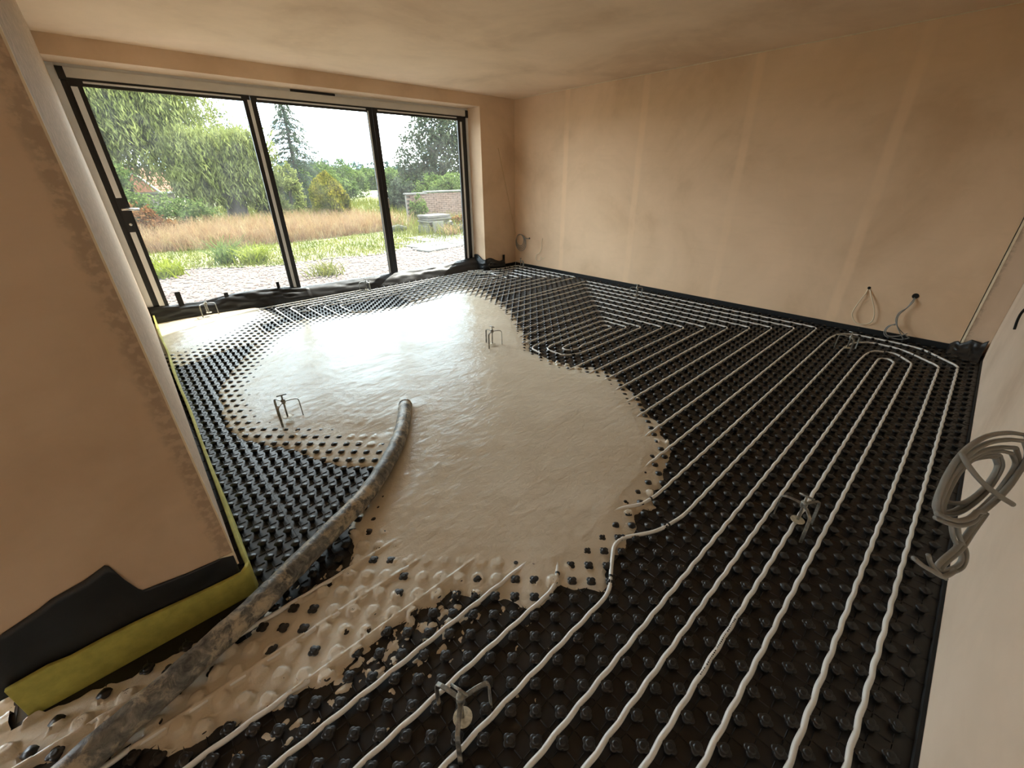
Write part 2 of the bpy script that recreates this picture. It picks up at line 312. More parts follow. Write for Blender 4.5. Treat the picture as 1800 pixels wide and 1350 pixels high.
def sash(x0, x1, gl, gr, strips, top=True):
    YB = YF+.022; m = MB().box(x0, gl, YF, YB, .05, 2.160).box(gr, x1, YF, YB, .05, 2.160).box(gl, gr, YF, YB, 2.105, 2.160).box(gl, gr, YF, YB, .05, .10)
    s = part('sash', m, 'frame_dark')
    tag(MB().box(gl-.005, gr+.005, .287, .296, .095, 2.11).build('glass_pane', 'glass', s), 'clear glass pane')
    if top: MB().box(gl+.012 if top is True else gl, gr-.012, YF-.004, YF+.003, 2.128, 2.143).build('film_strip', 'film', s, bevel=.002)
    for a, b, z0, z1 in strips: MB().box(a, b, YF-.004, YF+.003, z0, z1).build('film_strip', 'film', s, bevel=.002)
    return s
s1 = sash(-4.890, -3.516, -4.805, -3.585, [(-4.882, -4.838, 1.235, 2.10), (-4.882, -4.838, .10, .93), (-3.545, -3.512, .10, 2.118)])
s2 = sash(-3.512, -2.162, -3.462, -2.230, [(-2.226, -2.212, .10, 2.12)])
s3 = sash(-2.158, -.790, -2.098, -.860, [(-.818, -.786, .10, 2.09)])
MB().box(-4.887, -4.822, YF-.007, YF+.001, .945, 1.225).build('handle_plate', 'frame_dark', s1, bevel=.003)
hl = MB().tube([(-4.862, YF-.005, 1.135), (-4.862, YF-.045, 1.135)], .011, 12).tube([(-4.878, YF-.05, 1.135), (-4.82, YF-.052, 1.137), (-4.745, YF-.05, 1.132)], [.011, .011, .010], 12).build('lever_handle', 'chrome', s1, smooth=True); hl['label'] = 'chrome lever handle'
MB().lathe([(.012, 0), (.012, .006), (.008, .008)], 16).build('keyhole', 'chrome', s1).matrix_local = Matrix.Translation((-4.852, YF-.006, 1.0)) @ Matrix.Rotation(math.pi/2, 4, 'X')
MB().box(-2.118, -2.100, YF-.022, YF+.001, 1.005, 1.135).build('pull_handle', 'chrome', s3, bevel=.006)['label'] = 'small pale pull handle'
MB().box(-2.13, -2.105, YF-.008, YF+.001, 1.30, 1.46).build('hinge_keep', 'frame_dark', s3, bevel=.003)

struct(MB().box(-9.2, -9.14, .1, .2, 0, 2.1).box(-6.46, -6.4, .1, .2, 0, 2.1).box(-9.14, -6.46, .1, .2, 2.04, 2.1).box(-9.14, -6.46, .1, .2, 0, .1).build('fill_door_frame', 'frame_dark'), 'unseen door frame added beyond the left wall to let in fill daylight')  # unseen opening, added and sized to brighten the near end of the room
# ================================================================== FLOOR: heating mat, screed
g = .0505; YC0 = -5.575; XN = -4.86
yc = lambda kk: YC0+g*kk
xch = lambda x: XN+g*(math.floor((x-XN)/g)+.5)
SCREED=[(-5.06,.30),(-4.867,.833),(-4.268,.502),(-3.989,.433),(-3.955,.027),(-3.914,-.263),(-3.873,-.392),(-4.006,-.488),(-4.169,-.515),(-4.183,-.679),(-4.191,-.792),(-4.11,-.726),(-3.988,-.587),(-3.866,-.599),(-3.757,-.594),(-3.555,-.617),(-3.418,-.693),(-3.287,-.698),(-3.14,-.781),(-2.761,-.891),(-2.21,-.689),(-1.967,-.59),(-1.723,-.607),(-1.59,-.694),(-1.5,-.924),(-1.574,-1.159),(-1.645,-1.336),(-1.756,-1.608),(-1.858,-1.855),(-2.014,-2.139),(-2.266,-2.51),(-2.369,-2.712),(-2.48,-2.839),(-2.604,-2.955),(-2.644,-3.045),(-2.639,-3.156),(-2.638,-3.26),(-2.647,-3.35),(-2.632,-3.458),(-2.567,-3.522),(-2.521,-3.566),(-2.491,-3.656),(-2.494,-3.728),(-2.532,-3.833),(-2.548,-3.9),(-2.634,-4.009),(-2.702,-4.143),(-2.863,-4.312),(-2.891,-4.406),(-3.008,-4.45),(-3.042,-4.547),(-3.16,-4.598),(-3.279,-4.633),(-3.354,-4.675),(-3.475,-4.7),(-3.53,-4.723),(-3.555,-4.767),(-3.605,-4.764),(-3.619,-4.726),(-3.676,-4.717),(-3.718,-4.761),(-3.762,-4.782),(-3.826,-4.768),(-3.861,-4.796),(-3.896,-4.784),(-3.933,-4.779),(-4.007,-4.796),(-4.094,-4.853),(-4.126,-4.813),(-4.177,-4.782),(-4.196,-4.721),(-4.265,-4.727),(-4.317,-4.733),(-4.364,-4.68),(-4.357,-4.641),(-4.397,-4.604),(-4.386,-4.566),(-4.443,-4.539),(-4.485,-4.505),(-4.505,-4.454),(-4.563,-4.469),(-4.633,-4.44),(-4.682,-4.465),(-4.743,-4.43),(-4.81,-4.444),(-4.876,-4.445),(-4.923,-4.461),(-4.959,-4.453),(-5.031,-4.43),(-5.105,-4.417),(-5.163,-4.411),(-5.252,-4.363),(-5.3,-4.357),(-5.334,-4.343),(-5.385,-4.291),(-5.426,-4.239),(-5.477,-4.251),(-5.564,-4.16),(-5.70,-4.10),(-5.95,-4.05),(-6.1,-3.7),(-5.9,-3.3),(-5.68,-3.3),(-5.66,-3.93),(-5.546,-3.976),(-5.496,-3.974),(-5.405,-4.016),(-5.368,-3.992),(-5.291,-4.029),(-5.21,-4.035),(-5.185,-4.103),(-5.099,-4.131),(-5.044,-4.087),(-4.995,-4.079),(-4.926,-4.107),(-4.875,-4.107),(-4.785,-4.125),(-4.733,-4.066),(-4.683,-3.995),(-4.652,-3.894),(-4.535,-3.784),(-4.409,-3.646),(-4.387,-3.536),(-4.442,-3.517),(-4.503,-3.44),(-4.579,-3.32),(-4.617,-3.192),(-4.677,-3.061),(-4.787,-2.878),(-4.851,-2.761),(-4.865,-2.576),(-4.856,-2.366),(-4.837,-2.207),(-4.823,-2.015),(-4.779,-1.909),(-4.722,-1.763),(-4.654,-1.612),(-4.574,-1.484),(-4.453,-1.27),(-4.36,-1.068),(-4.414,-1.056),(-4.527,-1.065),(-4.684,-1.101),(-4.746,-1.147),(-4.831,-1.219),(-5.06,-1.19)]
FULL1=[(-5.06,.572),(-4.868,.797),(-4.273,.468),(-4.056,.355),(-4.045,.143),(-4.237,-.185),(-4.458,-.49),(-4.719,-.621),(-4.916,-.791),(-5.06,-.85)]
FULL2=[(-4.141,-1.248),(-4.393,-1.732),(-4.591,-2.111),(-4.656,-2.453),(-4.63,-2.679),(-4.483,-2.866),(-4.34,-3.049),(-4.165,-3.304),(-4.217,-3.536),(-4.38,-3.776),(-4.51,-3.922),(-4.526,-4.023),(-4.496,-4.139),(-4.398,-4.332),(-4.288,-4.416),(-4.206,-4.532),(-4.143,-4.629),(-3.983,-4.643),(-3.808,-4.632),(-3.629,-4.6),(-3.412,-4.573),(-3.216,-4.487),(-3.089,-4.373),(-2.927,-4.21),(-2.819,-4.052),(-2.687,-3.814),(-2.763,-3.55),(-2.796,-3.278),(-2.7,-2.945),(-2.489,-2.647),(-2.237,-2.29),(-2.001,-1.785),(-1.941,-1.391),(-2.062,-1.081),(-2.456,-1.165),(-2.901,-1.148),(-3.293,-1.114),(-3.756,-1.055)]
COAT=[(-4.652,-3.927),(-4.471,-4.097),(-4.21,-4.47),(-4.397,-4.579),(-4.59,-4.46),(-4.922,-4.462),(-5.16,-4.403),(-5.337,-4.345),(-5.75,-4.1),(-6.1,-3.85),(-5.68,-3.85),(-5.373,-3.994),(-5.082,-4.141),(-4.855,-4.085)]
NH = .0212
_blob_rng = np.random.default_rng(21); BLOBS = []
for (cx, cy, sx, sy, n, rmax) in ((-4.55, -4.555, .12, .05, 46, .017), (-4.74, -4.50, .16, .04, 50, .018), (-5.0, -4.475, .2, .03, 34, .014), (-4.36, -4.70, .12, .04, 16, .009), (-4.64, -4.60, .10, .05, 20, .012), (-5.05, -4.09, .12, .03, 20, .015), (-4.47, -4.86, .12, .05, 6, .006)):
    for _ in range(n): BLOBS.append((cx+_blob_rng.normal()*sx, cy+_blob_rng.normal()*sy, _blob_rng.uniform(.003, rmax)))
def lattice(X, Y):
    """offset from the nearest nub of the staggered grid"""
    u = (X-XN)/g; v = (Y-YC0)/g-.5-16; a = (u+v)/2; b = (u-v)/2
    a0 = np.round(a); b0 = np.round(b); du = u-(a0+b0); dv_ = v-(a0-b0); return np.hypot(du, dv_)*g
def screed_height(X, Y):
    d = sdf(SCREED, X, Y); f = np.maximum(sdf(FULL1, X, Y), sdf(FULL2, X, Y)); rho = lattice(X, Y)
    d = d+.012*vnoise(X, Y, .06, 1)+.007*vnoise(X, Y, .022, 2)+.005*np.cos(np.clip(rho/.0357, 0, 1)*math.pi)
    for bx, by, br in BLOBS:
        if X.ndim == 2:
            i0, i1 = np.searchsorted(X[:, 0], (bx-.04, bx+.04)); j0, j1 = np.searchsorted(Y[0], (by-.04, by+.04)); sl_ = (slice(i0, i1), slice(j0, j1))
        else: sl_ = slice(None)
        xx, yy = X[sl_], Y[sl_]; d[sl_] = np.maximum(d[sl_], br-np.hypot(xx-bx+.012*vnoise(xx, yy, .016, 3), (yy-by)*1.2+.009*vnoise(xx, yy, .014, 4)))
    dp = np.clip(d, 0, None); fn = np.clip(-f, 0, None); t = dp/(dp+fn+1e-6)
    zb = np.where(f < 0, .005+.0205*t, .0255+.013*(1-np.exp(-np.clip(f, 0, None)/.16)))
    z = np.where(d > 0, zb*(1-np.exp(-dp/.009)), d*.5)
    deep = np.clip((z-.010)/.02, 0, 1)
    z = z+deep*(.0016*vnoise(X, Y, .11, 5)+.0008*vnoise(X, Y, .045, 6))*(.6+.8*np.clip((-3.2-X)/1.2, 0, 1))
    z = z+np.where(f > 0, .0018*np.exp(-(rho/.018)**2)*np.exp(-np.clip(f, 0, None)/.30), 0)
    coat = np.clip(sdf(COAT, X, Y)/.05+.6, 0, 1)*(vnoise(X, Y, .16, 9)*.5+vnoise(X, Y, .05, 10)*.4+.55)
    coat2 = np.clip(1-np.abs(f+.10)/.10, 0, 1)*(vnoise(X, Y, .09, 12)+.05)*np.clip((X+4.95)/.3, 0, 1)*np.clip((-2.6-Y)/.3, 0, 1)
    cm = np.maximum(coat, coat2)
    prof = (NH+.002)*np.clip((.0245+.003*vnoise(X, Y, .013, 14)-rho)/.0045, 0, 1)**.5*(1+.06*vnoise(X, Y, .011, 17))
    z = np.where((cm > .30) & (d > .004), np.maximum(z, prof), z)
    for kk in (20, 23, 26, 29):        # pipes in the pour path wear a skin of screed
        yy = YC0+g*kk; q = np.abs(Y-yy); pr_ = .0145+np.sqrt(np.clip(.0094**2-q**2, 0, None)); m_ = np.clip(sdf(COAT, X, Y)/.04+(.2 if kk > 20 else -.6), 0, 1)*(vnoise(X, Y, .12, 15)*.5+vnoise(X, Y, .03, 16)*.35+(.75 if kk > 23 else .55 if kk > 20 else .2))
        z = np.where((m_ > .32) & (q < .0094) & (d > -.004), np.maximum(z, pr_), z)
    z = z+.010*np.exp(-(np.hypot(X+3.95, Y+3.19)/.09)**2)*(d > 0)
    return z, d
# ------ surface mesh
cs = .0062; xs = np.arange(-6.05, -1.42, cs); ys = np.arange(-4.98, .262, cs); GX, GY = np.meshgrid(xs, ys, indexing='ij'); GZ, GD = screed_height(GX, GY)
keep = (GD > -.011) & ~((GX < -5.035) & (GY > -3.965) & (GX > -5.66))
idx = -np.ones(GX.shape, int); cell = keep[:-1, :-1] & keep[1:, :-1] & keep[1:, 1:] & keep[:-1, 1:]
used = np.zeros(GX.shape, bool); used[:-1, :-1] |= cell; used[1:, :-1] |= cell; used[1:, 1:] |= cell; used[:-1, 1:] |= cell
idx[used] = np.arange(used.sum()); ci, cj = np.nonzero(cell)
FQ = np.stack([idx[ci, cj], idx[ci+1, cj], idx[ci+1, cj+1], idx[ci, cj+1]], 1)
so = npmesh('wet_screed', np.stack([GX[used], GY[used], GZ[used]], 1), FQ, 'screed')
tag(so, 'pool of wet beige screed spreading across the middle of the floor', 'screed')
def zs(x, y):
    z, d = screed_height(np.array([float(x)]), np.array([float(y)])); return float(z[0]) if d[0] > 0 else 0.

# ------ castellated mat
MATO = tag(empty('heating_mat', (-2.8, -3, 0)), 'black plastic castellated mat of staggered nubs covering the whole floor', 'floor mat')
def child(o, parent): o.parent = parent; o.matrix_parent_inverse = Matrix.Translation(-parent.location) if not parent.rotation_euler.z else parent.matrix_basis.inverted(); return o
child(MB().box(-5.05, -.012, -5.695, -.004, -.004, 0).box(-4.99, -.67, -.004, .275, -.004, 0).box(-6.6, -5.05, -5.695, -3.95, -.004, 0).box(-6.6, -5.66, -3.95, -2.5, -.004, 0).build('base_sheet', 'mat'), MATO)
def nub_mesh(n, rings):
    V = []; F = []
    for r, z, lob in rings:
        for j in range(n):
            a = 2*math.pi*j/n; dl = abs((a+math.pi/4) % (math.pi/2)-math.pi/4); q = r*((1-lob)+lob*math.cos(dl)*1.02); V.append((q*math.cos(a), q*math.sin(a), z))
    for i in range(len(rings)-1):
        for j in range(n): F.append((i*n+j, i*n+(j+1) % n, (i+1)*n+(j+1) % n, (i+1)*n+j))
    V.append((0, 0, rings[-1][1]+.0012)); c = len(V)-1
    for j in range(n): F.append(((len(rings)-1)*n+j, (len(rings)-1)*n+(j+1) % n, c))
    return V, F
R_HI = [(.0130, 0, .2), (.0120, .008, .3), (.0135, .0115, .6), (.0176, .0145, 1), (.0198, .0172, 1), (.0190, .0194, 1), (.0155, .0210, 1), (.0112, .0206, .4), (.0096, .0214, 0), (.0084, .0238, 0), (.0056, .0248, 0), (.0038, .0240, 0)]
R_LO = [(.0125, 0, .0), (.0122, .010, .0), (.0188, .0155, 1), (.0186, .0195, 1), (.0112, .0208, .4), (.0090, .0236, 0)]
R_HI = [(r, z*.9, l) for r, z, l in R_HI]; R_LO = [(r, z*.9, l) for r, z, l in R_LO]
rects = [(-5.025, -.04, -5.665, -.045), (-4.93, -.72, -.03, .17), (-6.5, -5.05, -5.665, -3.99), (-6.5, -5.70, -3.95, -2.6)]
nubs = []
for j in range(-20, 130):
    y = YC0+g*(j+.5)
    for i in range(-40, 105):
        if (i+j-16) % 2: continue
        x = XN+g*i
        if any(a <= x <= b and c <= y <= d for a, b, c, d in rects): nubs.append((x, y))
NB = np.array(nubs); ZN, DN = screed_height(NB[:, 0]+.0, NB[:, 1])
# keep the nubs that stand clear of deep screed; the tip test uses the level around the nub
FN = np.maximum(sdf(FULL1, NB[:, 0], NB[:, 1]), sdf(FULL2, NB[:, 0], NB[:, 1])); NB = NB[FN < .03]
cp = np.array((-5.02229, -5.36863)); rv = NB-cp; fwd = rv @ np.array((.6749, .7379)); rgt = rv @ np.array((.7379, -.6749))
dep = fwd*.8925+1.38*.451; xn = rgt/dep; yn = (-fwd*.451+1.36*.8925)/dep      # camera frame: which nubs show largest
inview = (dep > .1) & (np.abs(xn) < 1.235) & (np.abs(yn) < .93)
order = np.argsort(np.where(inview, np.hypot(rv[:, 0], rv[:, 1]), 1e3)); near = order[:300]; rest = order[300:]
Vh, Fh = nub_mesh(32, R_HI); nm = MB().add(Vh, Fh).mesh('nub'); first = True
for i in near:
    o = link('nub', nm, 'mat' if first else None, None, smooth=first); o.location = (NB[i, 0], NB[i, 1], 0); first = False; child(o, MATO)
Vl, Fl = nub_mesh(12, R_LO); Vl = np.array(Vl); nq = np.array([f for f in Fl if len(f) == 4]); ntri = np.array([f for f in Fl if len(f) == 3]); ntri = np.concatenate([ntri, ntri[:, 2:]], 1)
# far nubs as one piece (quads; caps closed with triangles)
m = bpy.data.meshes.new('nub_field'); PR = NB[rest]; VV = (Vl[None]+np.concatenate([PR, np.zeros((len(PR), 1))], 1)[:, None]).reshape(-1, 3); off = (np.arange(len(PR))*len(Vl))[:, None, None]
q4 = (nq[None]+off).reshape(-1, 4); t3 = (ntri[:, :3][None]+off).reshape(-1, 3)
m.vertices.add(len(VV)); m.vertices.foreach_set('co', VV.astype(np.float32).ravel()); li = np.concatenate([q4.ravel(), t3.ravel()]); m.loops.add(len(li)); m.loops.foreach_set('vertex_index', li.astype(np.int32))
ls = np.concatenate([np.arange(len(q4))*4, len(q4)*4+np.arange(len(t3))*3]).astype(np.int32); m.polygons.add(len(ls)); m.polygons.foreach_set('loop_start', ls); m.update(calc_edges=True)
child(tag(link('nub_field', m, 'mat', None, smooth=True), kind='stuff'), MATO)
# moulded ribs between the nubs
RV = []
for dx, dy in ((1, 0), (-1, 0), (0, 1), (0, -1)):
    a, b = .020, .047; w = .0016; h = .0028; px, py = -dy, dx
    e0 = np.array([(dx*a+px*w, dy*a+py*w, 0), (dx*b+px*w, dy*b+py*w, 0), (dx*b, dy*b, h), (dx*a, dy*a, h)]); e1 = np.array([(dx*a, dy*a, h), (dx*b, dy*b, h), (dx*b-px*w, dy*b-py*w, 0), (dx*a-px*w, dy*a-py*w, 0)])
    for e_ in (e0, e1): RV.append((e_[None]+np.concatenate([NB, np.zeros((len(NB), 1))], 1)[:, None]).reshape(-1, 3))
child(tag(quadmesh('rib_field', np.concatenate(RV), 'mat'), kind='stuff'), MATO)
for x, y0, y1 in ((-4.83, -4.2, -1.0), (-3.15, -5.69, -4.85), (-1.55, -5.69, -3.3)):     # lapped edges between mats
    child(MB().box(x-.009, x+.009, y0, y1, 0, .0022).build('lap_seam', 'mat'), MATO)

# ------ white heating pipe
RP = .0080; ZP = .0145
def path(way, rad=.045, step=g/4):
    """rounded polyline through the waypoints, weaving between the staggered nubs on straight channel runs"""
    W_ = [np.array(w, float) for w in way]; pts = [W_[0]]
    for i in range(1, len(W_)-1):
        a, b, c = W_[i-1], W_[i], W_[i+1]; u = (a-b)/np.linalg.norm(a-b); v = (c-b)/np.linalg.norm(c-b)
        r = min(rad, .48*np.linalg.norm(a-b), .48*np.linalg.norm(c-b)); p0 = b+u*r; p2 = b+v*r
        for t in np.linspace(0, 1, 7): pts.append((1-t)**2*p0+2*t*(1-t)*b+t*t*p2)
    pts.append(W_[-1]); out = []
    for a, b in zip(pts[:-1], pts[1:]):
        L = np.linalg.norm(b-a)
        if L < 1e-6: continue
        n = max(1, int(L/step)); d = (b-a)/L; straight = L > .16
        for j in range(n):
            p = a+(b-a)*j/n
            if straight:
                e = min(1, min(j, n-j)*L/n/.06)*.0014
                if abs(d[0]) > .98:
                    k0 = math.floor((p[1]-YC0)/g-.5+1e-3) ; par = (k0-16) % 2; p = p+np.array((0, e*math.cos(math.pi*((p[0]-XN)/g+par))))
                elif abs(d[1]) > .98:
                    k0 = math.floor((p[0]-XN)/g+1e-3); par = (k0+16) % 2; p = p+np.array((e*math.cos(math.pi*((p[1]-YC0)/g-.5+par)), 0))
            out.append((p[0], p[1], ZP))
    out.append((pts[-1][0], pts[-1][1], ZP)); return out
def run(parent, way, clips=(), rad=.045):
    o = MB().tube(path(way, rad), RP, 8).build('pipe_run', 'pipe', None, smooth=True); child(o, parent)
    for i in clips:
        a = np.array(way[i-1], float); b = np.array(way[i], float); c = np.array(way[i+1], float)
        u = (a-b)/np.linalg.norm(a-b); p = b+u*(rad+.02)
        MB().tube([(*(p-u*.004), ZP), (*(p+u*.004), ZP)], RP+.0016, 10).build('clip', 'clip', o)     # black cable-tie band, a piece of the run
PA = tag(empty('heating_pipe', (-2.5, -5.2, 0)), 'white heating pipe in long parallel runs beside the back wall', 'pipe')
PB = tag(empty('heating_pipe', (-1.4, -3.2, 0)), 'white heating pipe coiled in a rectangular spiral in the middle of the black mat', 'pipe')
PC = tag(empty('heating_pipe', (-1.5, -.5, 0)), 'white heating pipe coiled in the far corner and along the glazed doors', 'pipe')
XE = -6.3
P = [yc(q) for q in (0, 2, 5, 7, 9, 11, 14, 17)]
run(PA, [(XE, P[0]), (-.47, P[0]), (-.20, -5.34), (-.165, -5.17), (-.165, -4.84), (-.26, P[7]-.03), (-.46, P[7]), (-3.50, P[7]), (-3.61, -4.70), (-3.69, -4.65), (-3.9, -4.60), (-4.10, -4.62), (-4.165, -4.68), (-4.23, P[7]), (XE, P[7])], (1, 2, 8, 13), .05)
run(PA, [(XE, P[1]), (-.58, P[1]), (-.365, -5.26), (-.315, -5.15), (-.315, -4.99), (-.43, P[6]-.03), (-.66, P[6]), (-3.54, P[6]), (-3.70, -4.835), (-3.84, -4.752), (-3.90, -4.752), (-4.0, -4.81), (-4.09, P[6]), (XE, P[6])], (1, 2, 8, 10, 12), .05)
run(PA, [(XE, P[2]), (-.66, P[2]), (-.48, -5.20), (-.53, P[5]-.04), (-.68, P[5]-.01), (-.9, P[5]), (XE, P[5])], (2, 3), .05)
run(PA, [(XE, P[3]), (-.72, P[3]), (-.665, -5.17), (-.72, P[4]), (XE, P[4])], (2, 3), .04)
for q in range(34):     # faint black print on one pipe
    if q % 9 in (4,): continue
    xq = -4.125+q*.0085; child(MB().box(xq, xq+.0045, P[3]-.0015+.0012*math.sin(q), P[3]+.0015, ZP+RP-.0006, ZP+RP+.0004).build('print_mark', 'clip'), PA)
# spiral in the middle: (lower run k, x of wall side, upper run k)
TL = [(20, -.19, 77), (23, -.335, 75), (26, -.485, 72), (29, -.64, 69), (32, -.79, 66), (35, -.94, 63), (38, -1.09, 60), (41, -1.245, 57)]
for i, (kl, x, ku) in enumerate(TL):
    x = xch(x); run(PB, [(XE if i < 4 else -3.6, yc(kl)), (x, yc(kl)), (x, yc(ku)), (-2.75, yc(ku))], (1, 2), .07)
x9, x10, x11 = xch(-1.39), xch(-1.49), xch(-1.59)
run(PB, [(-2.95, yc(54)), (x9, yc(54)), (x9, yc(44)), (-2.38, yc(44)), (-2.52, -3.29), (-2.52, yc(50)-.04), (-2.43, yc(50)), (x11, yc(50)), (x11-.01, yc(48)), (-2.33, yc(48)), (-2.41, -3.17), (-2.40, -3.24), (-2.29, -3.27), (-2.22, yc(46)+.01), (-2.1, yc(46)), (x10, yc(46)), (x10, yc(52)), (-2.52, yc(52)), (-2.60, -2.98), (-2.62, -3.12)], (1, 2, 4, 7, 8, 12, 15), .055)
# far corner and along the glazed doors
UL = [(82, -.10, -.13, .13), (85, -.25, -.26, .03), (88, -.40, -.38, -.075), (91, -.55, -.475, -.185)]
LE = [(-4.03, -1.3), (-3.88, -1.3), (-3.74, -1.3), (-3.58, -1.2)]
for (kl, x, ya, yb), (xe, ye) in zip(UL, LE):
    x = xch(x); run(PC, [(-2.6, yc(kl)), (x, yc(kl)), (x, ya), (x-.30, ya-.005), (-.80, (ya+yb)/2+.02), (-1.02, yb), (xe, yb), (xe, ye)], (1, 3), .06)
run(PC, [(-2.6, yc(94)), (xch(-.70), yc(94)), (xch(-.70), -.585), (-.95, -.44), (-1.25, -.30), (-3.43, -.30), (-3.43, -1.2)], (1, 3), .055)
run(PC, [(-2.6, yc(96)), (xch(-.85), yc(96)), (xch(-.85), -.63), (-1.05, -.55), (-1.32, -.41), (-3.28, -.41), (-3.28, -.75), (-3.1, -.9)], (1, 3), .045)
run(PC, [(-2.6, yc(98)), (xch(-1.02), yc(98)), (xch(-1.02), yc(99.6)), (-1.2, -.53), (-2.6, -.53)], (2,), .035)
run(PC, [(-4.19, -.42), (-4.19, -1.4)]); run(PC, [(-3.60, -.36), (-3.74, -.33), (-3.73, -.23)], (), .05)
# black perimeter edging
tag(MB().box(-.014, -.001, -5.53, -.001, 0, .052).build('edging_strip', 'edging'), 'thin black edging along the foot of the right wall', 'edging')
tag(MB().box(-5.6, -.062, -5.699, -5.690, 0, .022).build('edging_strip', 'edging'), 'thin black edging along the foot of the back wall', 'edging')
tag(MB().box(-.668, -.015, -.013, -.001, 0, .05).build('edging_strip', 'edging'), 'short black edging between the glazed doors and the far corner', 'edging')

# ================================================================== OBJECTS IN THE ROOM
# ------ screed level tripods
def make_tripod():
    t = empty('level_tripod'); HL = .134; RL = .085
    MB().lathe([(.0115, HL-.014), (.0125, HL-.010), (.0125, HL+.010), (.0105, HL+.014)], 14).build('hub', 'steel', t, smooth=True)
    for q in range(3):
        a = 2*math.pi*q/3; c, s = math.cos(a), math.sin(a)
        pr = [(.008, HL), (RL*.55, HL+.002), (RL-.02, HL), (RL-.006, HL-.005), (RL-.001, HL-.016), (RL, HL-.03), (RL+.001, .05), (RL+.002, .0)]
        b = MB(); V = []; F = []
        for i, (r, z) in enumerate(pr):     # flat bar: 12 mm wide, 5 mm thick
            r0, z0 = pr[max(i-1, 0)]; r1, z1 = pr[min(i+1, len(pr)-1)]; L = math.hypot(r1-r0, z1-z0); nr, nz_ = -(z1-z0)/L, (r1-r0)/L
            for sw, st in ((-1, -1), (1, -1), (1, 1), (-1, 1)):
                rr = r+nr*st*.0028; zz = z+nz_*st*.0028; w = sw*.0062; V.append((rr*c-w*s, rr*s+w*c, zz))
        for i in range(len(pr)-1):
            for j in range(4): F.append((i*4+j, i*4+(j+1) % 4, i*4+4+(j+1) % 4, i*4+4+j))
        F += [(3, 2, 1, 0), tuple(len(V)-4+j for j in range(4))]; b.add(V, F).build('leg', 'steel', t, bevel=.0012)
    return t
def tripod_pin(t, zp, hang):
    pn = MB().tube([(0, 0, zp), (0, 0, zp+hang)], .0052, 10).build('level_pin', 'steel', t, smooth=True)
    MB().tube([(-.028, 0, zp+hang), (.028, 0, zp+hang)], .0040, 8).build('handle_bar', 'steel', pn, smooth=True)
    MB().lathe([(.0255, -.0015), (.027, 0), (.0265, .0015), (.007, .003)], 24, (0, 0, zp)).build('level_disc', 'disc', pn)
TRI = [(-4.500, .115, .050, 95, .030, .135, 'small steel levelling tripod standing in sunlit screed by the left door jamb'),
 (-2.71, .055, .0, 40, .030, .135, 'small steel levelling tripod in front of the middle glass pane'),
 (-.457, -2.685, .0, 100, .035, .135, 'small steel levelling tripod halfway along the foot of the right wall'),
 (-.215, -.36, .0, 20, .035, .135, 'small steel levelling tripod in the far corner of the room'),
 (-2.83, -2.72, .034, 90, .018, .140, 'small steel levelling tripod in wet screed left of the pipe spiral'),
 (-4.565, -2.775, .022, 352, .024, .142, 'small steel levelling tripod standing among half covered nubs left of the hose end'),
 (-.685, -4.895, .0, 85, .040, .115, 'small steel levelling tripod below the white cable loop on the right wall'),
 (-3.232, -5.227, .0, 90, .045, .115, 'small steel levelling tripod between pipes in the right foreground'),
 (-4.724, -4.824, .0, 108, .040, .120, 'small steel levelling tripod with round disc nearest the camera at bottom')]
proto = make_tripod(); first = True
for x, y, z, rot, zp, hang, lab in TRI:
    if first: t = proto; first = False
    else:
        t = proto.copy(); COL.objects.link(t)
        for ch in [c for c in proto.children if c.name.split('.')[0] in ('hub', 'leg')]:
            c = ch.copy(); COL.objects.link(c); c.parent = t
    t.location = (x, y, z); t.rotation_euler = (0, 0, math.radians(rot)); tag(t, lab, 'tripod', 'screed levelling tripods')
for t, (x, y, z, rot, zp, hang, lab) in zip([o for o in COL.objects if o.name.startswith('level_tripod')], TRI): tripod_pin(t, zp, .134+.042-zp)

# ------ pump hose
hp = [(-3.945, -3.150, .052), (-3.985, -3.213, .060), (-4.075, -3.355, .064), (-4.162, -3.474, .066), (-4.255, -3.580, .066), (-4.354, -3.672, .065), (-4.46, -3.760, .064), (-4.57, -3.838, .064), (-4.70, -3.905, .065), (-4.906, -4.008, .065), (-5.05, -4.078, .064), (-5.202, -4.140, .064), (-5.313, -4.185, .064), (-5.43, -4.225, .064), (-5.60, -4.29, .064), (-6.1, -4.5, .064)]
hs = spline(hp, 8); NHS = len(hs); hr = [.0405+.0012*math.sin(i*.9)+.0008*math.sin(i*2.3) for i in range(NHS)]; hr[0] = .034; hr[1] = .039
HO = MB().tube(hs, hr, 28).build('pump_hose', 'hose', None, smooth=True); tag(HO, 'thick grey pump hose smeared with screed lying across the floor', 'hose')
MB().tube([hs[3], hs[4], hs[5]], .0425, 28).build('hose_rim', 'hose', HO, smooth=True)

# ------ yellow edge insulation round the wall end
def ribbon(name, line, h0, th, mat, label, cat, lean=0):
    V = []; F = []; n = len(line)
    for i, (x, y, hgt, ox) in enumerate(line):
        a = np.array(line[max(i-1, 0)][:2]); b = np.array(line[min(i+1, n-1)][:2]); d = (b-a)/np.linalg.norm(b-a); nn = np.array((d[1], -d[0]))
        for s_, z in ((0, h0), (1, h0), (1, hgt), (0, hgt)):
            p = np.array((x, y))+nn*(s_*th)+nn*ox*(z > h0); V.append((p[0], p[1], z))
    for i in range(n-1):
        for j in range(4): F.append((i*4+j, i*4+(j+1) % 4, i*4+4+(j+1) % 4, i*4+4+j))
    F += [(3, 2, 1, 0), tuple((n-1)*4+j for j in range(4))]
    o = MB().add(V, F).build(name, mat, bevel=.003); return tag(o, label, cat)
ln = [(x, -3.945, .128+.010*math.sin(x*9)+.012*(x < -5.5), 0) for x in np.linspace(-5.63, -5.06, 14)]
